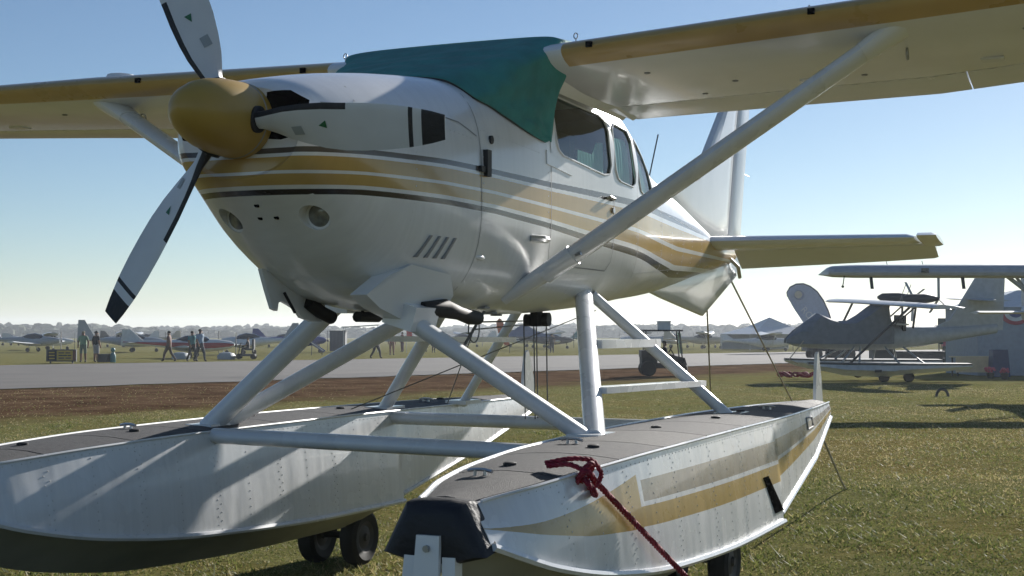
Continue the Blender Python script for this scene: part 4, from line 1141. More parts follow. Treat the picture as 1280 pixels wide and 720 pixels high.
def small_aircraft(name, label, loc, rz, body='bg_white', wingm='bg_white', stripe=None, high=False, L=6.8, span=9.6, group='aircraft parked in the far rows', zb=.62, h=.95, fin_h=1.0, canopy=True, taild=True, gear=True, finm=None):
    """x runs aft from the nose, y sideways, z up; wheels on the ground"""
    t = thing(name, label, 'airplane', loc, rz, group)
    f = MB(); k = L / 6.8; rings = []
    for x, w_, zc, hh in ((0, .10, .62, .10), (.25, .30, .60, .27), (1.0, .47, .58, .42), (1.9, .54, .55, .48), (3.1, .50, .58, .45), (4.2, .30, .66, .28), (5.6, .15, .74, .15), (6.7, .06, .80, .08)):
        rings.append([(x * k, w_ * math.cos(a), zb - .5 + zc + .15 + hh * h * math.sin(a)) for a in (2 * math.pi * i / 14 for i in range(14))])
    f.loft(rings, True, True, True, 0, (lambda i, j: 1 if (stripe and j in (0, 6, 13, 7)) else 0))
    fo = part('fuselage', f, [body, stripe or body], t)
    zc0 = zb + .23
    c = MB(); rings = []
    for x, w_, hh in ((1.25, .30, .05), (1.7, .44, .42), (2.3, .46, .55), (3.0, .40, .48), (3.8, .2, .12)):
        rings.append([(x * k, w_ * math.cos(a), zc0 + .15 + hh * math.sin(a)) for a in (math.pi * i / 9 for i in range(10))])
    c.loft(rings, False); c.loft([rings[0], [(1.2 * k, 0, zc0 + .1)] * 10], False)
    part('canopy', c, 'glass_dark', t)
    wzv = zc0 + .66 if high else zb - .05
    for s_ in (1, -1):
        wg = MB(); rg = []
        for y, le, ch, dz in ((.35 if not high else .0, 1.55, 1.45, 0), (span * .3, 1.6, 1.35, .10), (span / 2, 1.8, .9, .22)):
            rg.append([((le + q * ch) * k, s_ * y, wzv + dz + v) for q, v in ((1, .0), (.6, .07), (.25, .10), (.05, .05), (0, 0), (.05, -.04), (.3, -.06), (.7, -.03))])
        wg.loft(rg, True, True, True); part('wing', wg, wingm, t)
        tp = MB(); rg = []
        for y, le, ch in ((.05, 5.75, .85), (1.45, 5.95, .6)):
            rg.append([((le + q * ch) * k, s_ * y, zb + .42 + v) for q, v in ((1, 0), (.3, .04), (0, 0), (.3, -.04))])
        tp.loft(rg, True, True, True); part('tailplane', tp, wingm, t)
        if high:
            st = MB(); st.tube([(2.0 * k, s_ * .4, zb + .0), (2.05 * k, s_ * span * .27, wzv + .02)], .04, 6); part('wing_strut', st, wingm, t)
        ge = MB(); ge.tube([(2.5 * k, s_ * .35, zb - .05), (2.5 * k, s_ * .95, .2)], .035, 6); part('gear_leg', ge, body, t)
        wh = MB(); wh.lathe([(.06, -.07), (.18, -.06), (.2, 0), (.18, .06), (.06, .07)], 14, 'X', (0, 0, 0)); 
        wh.v = [(y + 2.5 * k, x + s_ * 1.0, z + .2) for x, y, z in wh.v]; part('wheel', wh, 'tyre', t)
    fi = MB()
    fi.prism([(5.3 * k, -.03, zb + .35), (6.25 * k, -.02, zb + .45 + fin_h), (6.75 * k, -.02, zb + .45 + fin_h), (6.85 * k, -.03, zb + .2)], (0, .06, 0)); part('vertical_fin', fi, finm or body, t)
    ge = MB(); ge.tube([(.7 * k, 0, zb), (.6 * k, 0, .18)], .035, 6); part('nose_gear_leg', ge, body, t)
    wh = MB(); wh.lathe([(.05, -.05), (.15, -.05), (.17, 0), (.15, .05), (.05, .05)], 14, 'X'); wh.v = [(y + .6 * k, x, z + .17) for x, y, z in wh.v]; part('wheel', wh, 'tyre', t)
    pr = MB(); pr.box((-.10, 0, zc0), (.04, .10, 1.7)); pr.ball((-.12, 0, zc0), .10, 8, 6); part('propeller', pr, 'bg_dark', t)
    return t

# white light aircraft with the red cheat line, nose to the right
small_aircraft('light_aircraft', 'white low aircraft with red side stripe, nose to the right, behind the three walkers', (-51.03, 73.40, -0.281), R_ANG + math.pi, 'bg_white', 'bg_grey', 'bg_red', L=7.6, span=9.4, fin_h=.85, zb=.60, group='aircraft parked beyond the taxiway')
small_aircraft('light_aircraft', 'grey aircraft with tall pale tail fin rising behind the red striped one', (-74.44, 96.78, -0.392), R_ANG + math.pi + .2, 'bg_grey', 'bg_white', None, L=7.4, fin_h=1.7, zb=.7, group='aircraft parked beyond the taxiway')
small_aircraft('light_aircraft', 'white aircraft with dark tail fin just right of the red striped one', (-60.86, 85.83, -0.335), R_ANG + 2.9 + math.pi, 'bg_white', 'bg_white', None, L=6.6, fin_h=1.25, zb=.75, finm='bg_grey', group='aircraft parked beyond the taxiway')
small_aircraft('light_aircraft', 'dark blue high-tailed aircraft seen between the front float struts', (-57.98, 97.12, -0.362), R_ANG + math.pi + .1, 'bg_blue', 'bg_white', None, L=6.2, zb=.8, fin_h=.8, group='aircraft parked beyond the taxiway')
small_aircraft('light_aircraft', 'grey blue canopy aircraft standing farthest left by the frame edge', (-83.43, 93.68, -0.403), R_ANG + math.pi - .15, 'bg_grey', 'bg_white', None, L=7.0, zb=.75, fin_h=1.2, group='aircraft parked beyond the taxiway')
small_aircraft('light_aircraft', 'white high wing aircraft left of the yellow and black sign', (-95.98, 110.19, -0.474), R_ANG + math.pi + .35, 'bg_white', 'bg_grey', None, True, L=7.0, zb=.6, fin_h=.7)
proto = {}
row = [  # px, py, heading, paint, high, label
    ('far white aircraft directly behind the person in the black shirt', (-111.44, 133.54, -0.568), .3, 'bg_white', True),
    ('far tan aircraft right of the black shirt person, behind the swept tail', (-115.90, 144.06, -0.606), .1, 'bg_tan', False),
    ('far grey aircraft with dark canopy behind the long white tail boom', (-112.59, 145.10, -0.602), 3.3, 'bg_dark', True),
    ('far white aircraft at the left end of the row by the first tree rise', (-139.61, 150.62, -0.675), 2.9, 'bg_white', False),
    ('far blue grey aircraft between the blue one and the dark container', (-92.19, 139.94, -0.547), .2, 'bg_grey', False),
    ('far white high wing aircraft left of the two dark figures', (-76.51, 158.10, -0.575), .2, 'bg_white', True),
    ('far grey aircraft just right of the two dark figures', (-67.38, 149.52, -0.535), 2.8, 'bg_grey', False),
    ('far white aircraft below the orange feather flag', (-64.69, 150.65, -0.535), .1, 'bg_white', False),
    ('far teal aircraft beside the blue peaked tent', (-58.33, 142.42, -0.501), .4, 'bg_teal', True),
    ('far dark aircraft parked right of the lone standing figure', (-50.47, 136.10, -0.471), 3.2, 'bg_dark', False),
    ('far white aircraft seen just left of the utility cart', (-51.99, 156.30, -0.537), .2, 'bg_white', True),
    ('far grey aircraft just right of the utility cart', (-41.16, 150.29, -0.507), 3.0, 'bg_grey', False),
    ('far white aircraft in the row, second right of the utility cart', (-39.33, 151.17, -0.508), .3, 'bg_white', False),
    ('far tan aircraft in the row, third right of the utility cart', (-35.38, 143.15, -0.478), 2.9, 'bg_tan', True),
    ('far white aircraft in the row under the left end of the white peaked tent', (-33.81, 143.93, -0.479), .2, 'bg_white', False),
]
for lab, p, hd, pm, hi in row:
    key = (pm, hi)
    if key not in proto:
        proto[key] = small_aircraft('parked_aircraft', lab, p, hd + R_ANG, pm, 'bg_white' if pm != 'bg_white' else 'bg_grey', None, hi, zb=.7, fin_h=.9)
    else:
        dup(proto[key], p, hd + R_ANG, lab)
small_aircraft('light_aircraft', 'white twin boom looking high wing aircraft in front of the white peaked tent', (-24.28, 124.41, -0.407), R_ANG + math.pi, 'bg_white', 'bg_white', None, True, L=6.6, zb=.6, fin_h=.5, group='aircraft parked beyond the taxiway')['label'] = 'pale high wing aircraft parked in front of the white peaked tent'

# ---- people
def figure(p, rz, label, shirt, legs, skin=(.28, .16, .10), pose='stand', sc=1., hair=(.03, .025, .02), group='people out on the airfield'):
    root = thing('person', label, 'person', p, rz, group); root.scale = (sc, sc, sc)
    V = {'pel': (0, 0, .95), 'wai': (0, .0, 1.12), 'che': (0, .0, 1.34), 'nec': (0, 0, 1.50), 'hd1': (0, -.02, 1.58), 'hd2': (0, -.02, 1.68)}
    rad = {'pel': .15, 'wai': .14, 'che': .16, 'nec': .06, 'hd1': .085, 'hd2': .085}
    E = [('pel', 'wai'), ('wai', 'che'), ('che', 'nec'), ('nec', 'hd1'), ('hd1', 'hd2')]
    for s_, n in ((1, 'l'), (-1, 'r')):
        if pose == 'walk': kn, an, to = (s_ * .10, -.06 - s_ * .16, .50), (s_ * .10, .06 - s_ * .34, .09), (s_ * .10, -.08 - s_ * .34, .04)
        elif pose == 'sit': kn, an, to = (s_ * .13, -.42, .92), (s_ * .13, -.45, .52), (s_ * .13, -.58, .48)
        else: kn, an, to = (s_ * .12, -.02, .50), (s_ * .13, .02, .09), (s_ * .14, -.12, .04)
        for k, q, r in (('hip', (s_ * .10, 0, .88), .11), ('kne', kn, .075), ('ank', an, .05), ('toe', to, .045)):
            V[k + n] = q; rad[k + n] = r
        E += [('pel', 'hip' + n), ('hip' + n, 'kne' + n), ('kne' + n, 'ank' + n), ('ank' + n, 'toe' + n)]
        sw = (.18 if pose == 'walk' else .02) * s_
        el, ha = ((s_ * .28, sw * .6 + .03, 1.14), (s_ * .27, sw - .05, .90)) if pose != 'sit' else ((s_ * .26, -.10, 1.15), (s_ * .18, -.38, 1.10))
        for k, q, r in (('sho', (s_ * .19, 0, 1.42), .075), ('elb', el, .052), ('wri', ha, .038), ('han', (ha[0], ha[1] - .03, ha[2] - .09), .042)):
            V[k + n] = q; rad[k + n] = r
        E += [('che', 'sho' + n), ('sho' + n, 'elb' + n), ('elb' + n, 'wri' + n), ('wri' + n, 'han' + n)]
    ks = list(V); me = bpy.data.meshes.new('body'); me.from_pydata([V[k] for k in ks], [(ks.index(a), ks.index(b_)) for a, b_ in E], [])
    o = link('body', me, root); o.modifiers.new('s', 'SKIN'); md = o.modifiers.new('u', 'SUBSURF'); md.levels = 1; md.render_levels = 1
    for i, k in enumerate(ks):
        rad[k] *= (1.28 if k in ('pel', 'wai', 'che') else 1.15)
        me.skin_vertices[0].data[i].radius = (rad[k], rad[k] * (.78 if k in ('pel', 'wai', 'che') else 1.)); me.skin_vertices[0].data[i].use_root = (k == 'pel')
    return root, o, me, dict(shirt=shirt, legs=legs, skin=skin, hair=hair, pose=pose)
PENDING = []
def person(*a, **k): PENDING.append(figure(*a, **k)); return PENDING[-1][0]
def flat(c, rough=.8): return col('cloth_%d_%d_%d' % tuple(int(v * 255) for v in c), c, rough)
def finish_people():
    bpy.context.view_layer.update()
    dg = bpy.context.evaluated_depsgraph_get()
    for root, o, me, d in PENDING:
        nm = bpy.data.meshes.new_from_object(o.evaluated_get(dg)); o.modifiers.clear(); nm.name = 'body'; o.data = nm
        for c in (d['skin'], d['shirt'], d['legs'], (.05, .045, .04)): nm.materials.append(M[flat(c)])
        for f in nm.polygons:
            x, y, z = f.center
            if z > 1.47: mi = 0
            elif z < .12 and d['pose'] != 'sit': mi = 3
            elif abs(x) > .235 and z < 1.25 and z > .7: mi = 0
            elif z > .98: mi = 1
            elif d.get('legs') and z > .48: mi = 2
            else: mi = 0 if sum(d['legs']) > .25 else 2
            f.material_index = mi
        nm.shade_smooth()
        h = MB(); h.ball((0, .005, 1.685), .098, 10, 6, 0, (1, 1.08, .85)); part('hair', h, flat(d['hair']), root)
rz0 = math.pi / 2
person((-49.63, 56.64, -0.233), .4, 'person in a pale green shirt standing right of the yellow and black sign', (.22, .34, .22), (.16, .2, .15), hair=(.35, .3, .2))
person((-48.94, 56.89, -0.232), 2.9, 'person in a black shirt and light shorts beside the pale green shirt', (.02, .02, .022), (.30, .30, .30))
person((-46.53, 60.26, -0.236), -1.2, 'person in a brown shirt walking left along the taxiway edge', (.16, .08, .07), (.10, .07, .06), pose='walk')
person((-45.27, 60.74, -0.235), 1.2, 'person in a teal shirt walking behind the light blue shirt', (.07, .26, .27), (.05, .05, .06), pose='walk')
person((-44.84, 60.90, -0.234), 1.3, 'taller person in a light blue shirt and dark trousers walking right', (.24, .34, .44), (.05, .055, .065), pose='walk', sc=1.06)
person((-40.62, 74.12, -0.265), 1.4, 'person in black striding along the taxiway between two float struts', (.02, .02, .025), (.02, .02, .025), pose='walk')
person((-46.31, 86.97, -0.312), .5, 'person in a pink shirt standing left of the dark red one', (.42, .10, .12), (.25, .12, .08), sc=.98)
person((-54.52, 104.31, -0.378), -.6, 'person in dark red clothing holding a red and white flag', (.20, .03, .05), (.10, .03, .05))
person((-52.75, 105.03, -0.377), 1.0, 'person in white leaning by the far rear float strut', (.6, .6, .6), (.06, .06, .07), pose='walk', sc=.9)
person((-49.55, 100.49, -0.358), .2, 'small person in dark clothing right of the one in white', (.06, .05, .05), (.05, .04, .04), sc=.72)
person((-80.48, 170.57, -0.619), .3, 'left one of two dark figures standing far off below the step bar', (.03, .035, .04), (.03, .03, .04))
person((-79.45, 170.99, -0.618), .1, 'right one of two dark figures standing far off below the step bar', (.035, .05, .06), (.03, .03, .04))
person((-40.35, 104.40, -0.358), .0, 'lone dark figure standing by the taxiway right of the rudder cables', (.03, .04, .05), (.03, .03, .035), sc=.92)
person((-2.99, 69.91, -0.213), .6, 'person in a pink top by the pale tables under the grey tail', (.45, .09, .15), (.05, .05, .06), sc=.9)
person((-5.58, 78.08, -0.242), -.4, 'person in a red top behind the seaplane with grey covers', (.40, .06, .12), (.05, .05, .06), sc=.9)

def add_z(p, dz): return (p[0], p[1], p[2] + dz)
# small boxes and seat by the group on the left
g = (-48.48, 57.06, -0.232)
b = MB(); b.box((0, 0, .22), (.62, .42, .40)); b.box((0, 0, .44), (.66, .46, .06)); o = solo('cool_box', b, 'bg_dark', 'dark cool box on the grass right of the black shirt person', 'box'); o.location = g
b = MB(); b.tube([(0, 0, 0), (0, 0, .35), (.0, 0, .55)], [.16, .17, .10], 10); b.ball((0, 0, .70), .13, 10, 6); o = solo('backpack', b, 'bg_teal', 'teal backpack standing against the dark cool box', 'bag'); o.location = (-48.05, 57.22, -0.231)
for n, (pp, lab) in enumerate((((-50.68, 67.02, -0.263), 'grey bag lying under the tail boom of the red striped aircraft'), ((-47.97, 68.05, -0.260), 'grey bag under the nose of the red striped aircraft'))):
    b = MB(); b.loft([[(x * s_, y * s_, z) for x, y in ((-.5, -.25), (.5, -.25), (.55, 0), (.5, .25), (-.5, .25), (-.55, 0))] for z, s_ in ((0, 1), (.2, 1.06), (.38, .8), (.45, .3))], True, True, True); o = solo('holdall', b, 'bg_grey', lab, 'bag', 'bags left on the grass'); o.location = pp
# mobility scooter with its rider
t = thing('mobility_scooter', 'dark mobility scooter facing left beside the dark tail fin', 'scooter', (-46.79, 68.50, -0.259), R_ANG)
b = MB(); b.box((0, 0, .26), (1.15, .5, .14)); part('chassis', b, 'bg_dark', t)
b = MB(); b.box((.25, 0, .62), (.45, .45, .12)); b.box((.45, 0, .95), (.12, .45, .6)); part('seat', b, 'bg_dark', t)
b = MB(); b.tube([(-.50, 0, .3), (-.38, 0, 1.0), (-.25, 0, 1.02)], .035, 6); part('tiller', b, 'bg_dark', t)
for x, y in ((-.45, -.22), (-.45, .22), (.45, -.25), (.45, .25)):
    b = MB(); b.lathe([(.05, -.05), (.15, -.05), (.17, 0), (.15, .05), (.05, .05)], 12, 'Y', (x, y, .17)); part('wheel', b, 'tyre', t)
person(add_z((-46.70, 68.54, -0.259), -.10), R_ANG - math.pi / 2, 'person in dark clothing riding the mobility scooter', (.04, .04, .05), (.04, .04, .05), pose='sit', sc=.85)

# ---- runway sign
t = thing('airfield_sign', 'low black and yellow airfield sign on the grass at the far left', 'sign', (-49.26, 54.45, -0.226), R_ANG)
b = MB(); b.box((0, 0, .42), (1.62, .16, .66)); part('sign_case', b, 'bg_dark', t)
b = MB(); b.box((-.50, -.095, .42), (.44, .02, .54)); part('sign_face', b, 'black', t)
b = MB(); b.box((.20, -.095, .42), (.86, .02, .54)); part('sign_face', b, 'bg_yellow', t)
b = MB(); b.box((.715, -.095, .42), (.12, .02, .54)); part('sign_face', b, col('sign_maroon', (.12, .03, .02)), t)
for z in (.58, .42, .26):
    b = MB(); b.box((-.50, -.11, z), (.30, .012, .07)); part('sign_lettering', b, 'bg_yellow', t)
for x, z, w_ in ((.02, .56, .30), (.38, .56, .26), (.10, .42, .46), (.46, .42, .2), (.02, .28, .3), (.40, .28, .3)):
    b = MB(); b.box((x, -.11, z), (w_, .012, .055)); part('sign_lettering', b, 'bg_dark', t)
for x in (-.6, .6):
    b = MB(); b.box((x, 0, .05), (.06, .1, .12)); part('leg', b, 'bg_dark', t)

# ---- container, awning, barrier between the struts
t = thing('storage_container', 'dark grey storage box standing beyond the taxiway between the front struts', 'container', (-59.79, 102.22, -0.380), R_ANG)
b = MB(); b.box((0, 0, .95), (1.35, 1.6, 1.75)); part('body', b, col('container_grey', (.075, .085, .105), .6), t)
b = MB(); b.box((0, 0, 1.86), (1.4, 1.65, .07)); part('lid', b, 'bg_dark', t)
for x in (-.45, -.15, .15, .45):
    b = MB(); b.box((x, -.815, .95), (.10, .03, 1.6)); part('rib', b, col('container_grey'  , (.075, .085, .105)), t)
t = thing('sun_awning', 'flat grey awning on thin poles right of the storage box', 'awning', (-57.87, 102.97, -0.379), R_ANG)
b = MB(); b.prism([(-1.6, -1, 2.15), (1.6, -1, 2.35), (1.6, 1, 2.35), (-1.6, 1, 2.15)], (0, 0, .08)); part('awning_sheet', b, 'bg_grey', t)
for x, z in ((-1.5, 2.15), (1.5, 2.32)):
    for y in (-.9, .9):
        b = MB(); b.tube([(x, y, 0), (x, y, z)], .03, 6); part('pole', b, 'steel', t)
t = thing('road_barrier', 'blue and white striped barrier board leaning below the storage box', 'barrier', (-51.55, 84.88, -0.315), R_ANG)
b = MB(); b.prism([(-.75, 0, 1.05), (-.55, 0, 1.15), (.65, 0, .35), (.5, 0, .2)], (0, .05, 0)); part('board', b, 'bg_blue', t)
b = MB(); b.prism([(-.60, -.012, 1.03), (-.52, -.012, 1.08), (.52, -.012, .37), (.46, -.012, .30)], (0, .01, 0)); part('stripe', b, 'bg_white', t)
b = MB(); b.tube([(-.4, 0, 0), (-.35, 0, .85)], .03, 6); b.tube([(.4, 0, 0), (.4, 0, .35)], .03, 6); part('stand', b, 'bg_dark', t)

# ---- feather flags and tents
def feather_flag(loc, label, H, m, lean, w_, group=None, rz=R_ANG):
    t = thing('feather_flag', label, 'flag', loc, rz, group)
    b = MB(); P = []
    for i in range(15):
        q = i / 14; P.append((lean * q ** 3 if q < 1 else lean, 0, H * (1 - .0 * q) * (q if q < .8 else .8 + .2 * math.sin((q - .8) / .2 * math.pi / 2) )))
    b.tube(P, .025, 6); part('pole', b, 'bg_dark', t)
    c = MB(); A, B_ = [], []
    for i in range(3, 15):
        p = P[i]; q = (i - 3) / 11
        A.append((p[0], -.01, p[2])); B_.append((p[0] - w_ * (math.sin(q * math.pi * .85 + .35)) ** .6 , -.01 + .05 * math.sin(q * 5), p[2] - .25 * q))
    c.loft([A, [tuple((a + b_) / 2 for a, b_ in zip(p, r)) for p, r in zip(A, B_)], B_], False); part('banner', c, m, t)
    return t
feather_flag((-43.63, 102.98, -0.358), 'orange feather flag standing beyond the taxiway under the belly', 2.9, col('flag_orange', (.55, .13, .05), .8), -.9, .75)
b = MB(); b.tube([(0, 0, 0), (0, 0, 1.7)], .02, 6); o = solo('hand_flag', b, 'bg_white', 'red and white flag raised behind the person in dark red', 'flag'); o.location = (-51.68, 99.62, -0.359)
c = MB(); c.loft([[(x, .03 * math.sin(x * 6), z) for x in (0, .2, .4, .55)] for z in (1.0, 1.4, 1.7, 2.1)], False); part('flag_cloth', c, col('flag_red', (.55, .08, .08), .8), o)

def tent(loc, rz, label, w_, d_, he, hp, roof, wall=None):
    t = thing('event_tent', label, 'tent', loc, rz)
    b = MB()
    e = .12
    b.loft([[(-w_/2 - e, -d_/2 - e, he), (w_/2 + e, -d_/2 - e, he), (w_/2 + e, d_/2 + e, he), (-w_/2 - e, d_/2 + e, he)], [(-w_ * .22, -d_ * .22, he + (hp - he) * .45), (w_ * .22, -d_ * .22, he + (hp - he) * .45), (w_ * .22, d_ * .22, he + (hp - he) * .45), (-w_ * .22, d_ * .22, he + (hp - he) * .45)], [(-.03, -.03, hp), (.03, -.03, hp), (.03, .03, hp), (-.03, .03, hp)]], True, True, True)
    part('roof', b, roof, t, None, False)
    for x in (-w_/2, w_/2):
        for y in (-d_/2, d_/2):
            b = MB(); b.tube([(x, y, 0), (x, y, he)], .04, 6); part('pole', b, 'steel', t)
    if wall:
        b = MB(); b.box((0, d_/2 - .05, he / 2), (w_ - .1, .03, he - .05)); b2 = part('side_wall', b, wall, t)
    return t
tent((-49.41, 119.94, -0.418), R_ANG, 'blue grey peaked tent under the belly left of the cables', 5.2, 4, 1.35, 2.6, col('tent_blue', (.10, .14, .22), .7))
tent((-29.30, 137.23, -0.454), R_ANG + .35, 'white peaked tent beside the nose of the seaplane with grey covers', 8, 6, 1.6, 3.3, 'bg_white', 'bg_grey')

# ---- utility cart with its driver
t = thing('utility_cart', 'dark open sided utility cart with a roof parked on the brown strip', 'utility cart', (-12.09, 44.26, -0.133), R_ANG)
t.scale = (.88, .88, .88)
D = col('cart_black', (.014, .014, .016), .6)
b = MB(); b.prism([(-.95, -.6, .35), (-.95, -.6, .95), (-.35, -.6, .95), (-.3, -.6, .55), (.25, -.6, .55), (.3, -.6, .9), (.85, -.6, .78), (.95, -.6, .45), (.9, -.6, .33)], (0, 1.2, 0)); part('body', b, D, t)
b = MB(); b.box((-.62, 0, .95), (.72, 1.2, .3)); part('cargo_box', b, col('cart_grey', (.03, .03, .033)), t)
b = MB(); b.box((-.05, 0, 1.93), (1.65, 1.2, .07)); part('roof', b, D, t)
for x0, x1 in ((-.78, -.80), (.62, .74)):
    for y in (-.55, .55):
        b = MB(); b.tube([(x1, y, .8), (x0, y, 1.92)], .03, 6); part('roof_post', b, D, t)
b = MB(); b.prism([(.76, -.52, .95), (.66, -.52, 1.85), (.66, .52, 1.85), (.76, .52, .95)], (.02, 0, 0)); part('windscreen', b, 'glass', t)
b = MB(); b.box((-.12, 0, .72), (.5, 1.1, .14)); b.box((-.36, 0, 1.1), (.12, 1.1, .62)); part('seat', b, 'seat', t)
b = MB(); b.tube([(.45, -.3, .85), (.28, -.3, 1.15)], .025, 6); b.tube([(.28 + .16 * .5 * math.cos(a), -.3 + .17 * math.sin(a), 1.15 + .16 * math.cos(a)) for a in np.linspace(0, 6.28, 14)], .015, 5, cap=False); part('steering_wheel', b, D, t)
for x, r in ((-.68, .33), (.66, .31)):
    for y in (-.58, .58):
        b = MB(); b.lathe([(r * .4, -.1), (r * .9, -.11), (r, -.05), (r, .05), (r * .9, .11), (r * .4, .1)], 18, 'Y', (x, y, r), 0); b.lathe([(r * .42, -.07), (r * .42, .07)], 12, 'Y', (x, y, r), 1); part('wheel', b, ['tyre', 'bg_grey'], t)
b = MB(); b.box((.7, -.3, .72), (.32, .34, .1)); part('headlight_panel', b, 'bg_grey', t)
b = MB(); b.box((0, 0, .14), (.46, .38, .28)); b.box((0, 0, .30), (.50, .42, .05)); o = solo('cool_box', b, 'bg_white', 'white cool box standing on the roof of the utility cart', 'box'); p = (-12.09, 44.26, -0.133); o.location = (p[0] + .02, p[1] + .02, p[2] + 1.73); o.rotation_euler = (0, 0, R_ANG)
q = (-12.09, 44.26, -0.133); person((q[0] - .02, q[1] + .25, q[2] - .16), R_ANG + math.pi / 2, 'person in dark clothing sitting at the wheel of the utility cart', (.03, .03, .035), (.04, .04, .045), pose='sit', sc=.84)

# ---- second seaplane, grey with canvas covers
t = thing('seaplane', 'grey high wing seaplane under canvas covers on the right', 'seaplane', (-6.65, 40.72, -0.117), R(33))
t.rotation_euler.x = R(2.5); t.scale = (1.09, 1.05, 1.05)
def ring_s(x, w_, zb_, zt_, n=12): return [(x, w_ * math.cos(a), (zb_ + zt_) / 2 + (zt_ - zb_) / 2 * math.sin(a)) for a in (2 * math.pi * i / n for i in range(n))]
b = MB(); b.loft([ring_s(*q) for q in ((-.05, .08, 1.20, 1.34), (.25, .3, 1.10, 1.55), (.8, .45, 1.04, 1.80), (1.5, .5, 1.0, 1.72), (2.6, .5, .98, 1.76), (3.2, .45, .99, 1.76), (4.4, .32, 1.10, 1.74), (5.6, .22, 1.32, 1.74), (6.9, .10, 1.52, 1.84))], True, True, True); part('hull', b, 'seaplane_grey', t)
c = MB(); rows = []
for x, zt_, w_ in ((-.1, 1.32, .12), (.25, 1.58, .36), (.62, 1.90, .44), (.92, 2.14, .46), (1.2, 2.02, .50), (1.6, 1.90, .53), (2.0, 1.92, .54), (2.4, 2.15, .55), (2.75, 2.40, .58), (2.95, 2.52, .62), (3.05, 2.40, .60), (3.12, 2.1, .54), (3.25, 1.8, .48)):
    rows.append([(x, w_ * s_, z) for s_, z in ((-1.02, 1.2), (-1.04, min(zt_, 1.6)), (-.92, zt_ - .06), (-.5, zt_), (0, zt_ + .02), (.5, zt_), (.92, zt_ - .06), (1.04, min(zt_, 1.6)), (1.02, 1.2))])
c.loft(rows, False); part('canvas_cover', c, 'canvas_grey', t, None, True, 60)
b = MB(); b.prism([(4.7, -.04, 1.66), (5.3, -.04, 1.95), (6.2, -.03, 3.38), (7.15, -.03, 3.38), (7.1, -.04, 1.62)], (0, .08, 0)); part('vertical_fin', b, 'seaplane_grey', t)
for s_ in (1, -1):
    b = MB(); b.loft([[(5.85 + q * c_, s_ * y, 2.62 + v) for q, v in ((0, 0), (.3, .035), (1, 0), (.3, -.035))] for y, c_ in ((.04, 1.0), (1.5, .8))], True, True, True); part('tailplane', b, 'seaplane_grey', t)
    b = MB(); b.loft([[(2.55 + o_ + q * ch, s_ * y, 2.48 + dz + v) for q, v in ((0, 0), (.08, .06), (.3, .10), (.7, .06), (1, 0), (.5, -.03), (.1, -.04))] for y, o_, ch, dz in ((0, 0, 1.55, 0), (2.2, 0, 1.5, .0), (3.75, .1, 1.3, -.02), (4.0, .3, .9, -.03))], True, True, True); part('wing', b, 'bg_white', t)
    b = MB(); b.tube([(1.6, s_ * 1.0, .62), (3.0, s_ * 2.2, 2.46)], .04, 6); part('wing_strut', b, 'bg_dark', t)
    for x in (3.0, 3.9):
        b = MB(); b.tube([(x, s_ * .4, 1.7), (x + .05, s_ * .5, 2.46)], .035, 6); part('cabane_strut', b, 'bg_dark', t)
    b = MB(); b.tube([(3.2, s_ * .45, 1.75), (4.0, s_ * .5, 2.44)], .025, 6); part('cabane_strut', b, 'bg_dark', t)
    b = MB(); b.loft([[(x, s_ * .9 + w_ * math.cos(a), 2.66 + w_ * .8 * math.sin(a)) for a in (2 * math.pi * i / 12 for i in range(12))] for x, w_ in ((3.3, .06), (3.45, .17), (4.0, .20), (4.3, .14), (4.5, .06))], True, True, True); en = part('engine', b, 'bg_dark', t)
    for k in range(3):
        a = .5 + s_ * .4 + k * 2.094; d = (0, math.sin(a), math.cos(a))
        b = MB(); b.oval((4.5, s_ * .9, 2.66), (4.52, s_ * .9 + .8 * d[1], 2.66 + .8 * d[2]), .09, .02, (1, 0, 0), 8); part('blade', b, 'bg_grey', en)
    # floats
    y0 = s_ * 1.0; f = MB()
    f.loft([[(x, y0 - wd, zt_), (x, y0 + wd, zt_), (x, y0 + wd * 1.1, (zt_ + zb_) / 2), (x, y0, zb_), (x, y0 - wd * 1.1, (zt_ + zb_) / 2)] for x, wd, zt_, zb_ in ((.25, .06, .66, .56), (.6, .22, .66, .42), (1.4, .32, .64, .24), (2.9, .34, .62, .16), (3.0, .34, .62, .22), (5.5, .16, .60, .42))], True, True, True)
    fl = part('float', f, 'seaplane_float', t, None, True, 25)
    g = MB(); g.loft([[(x, y0 - wd - .01, zt_ + .004), (x, y0 + wd + .01, zt_ + .004), (x, y0 + wd + .012, zt_ - .05), (x, y0 - wd - .012, zt_ - .05)] for x, wd, zt_ in ((.25, .06, .66), (.6, .22, .66), (1.4, .325, .64), (2.9, .345, .62), (5.5, .17, .60))], True, True, True); part('deck', g, 'bg_dark', fl)
    for x in (2.7, 3.5):
        w0 = MB(); w0.lathe([(.06, -.06), (.16, -.06), (.18, 0), (.16, .06), (.06, .06)], 12, 'Y', (x, y0, .18)); part('wheel', w0, 'tyre', fl)
    for x0, x1 in ((1.3, 2.0), (1.9, 2.2), (3.2, 3.0), (4.0, 3.6)):
        b = MB(); b.tube([(x0, y0, .6), (x1, s_ * .35, 1.1)], .03, 6); part('float_strut', b, 'bg_grey', t)
    b = MB(); b.box((2.35, s_ * 1.02 - .335 * s_ * 0 , .40), (.22, .02, .08)); b.v = [(x, y0 - .372 + (y - s_ * 1.02), z) for x, y, z in b.v]; part('float_marking', b, 'bg_dark', fl)
b = MB(); b.prism([(3.12, -.45, 1.74), (3.12, .45, 1.74), (3.0, .42, 2.30), (3.0, -.42, 2.30)], (.03, 0, 0)); part('windscreen', b, 'glass', t)
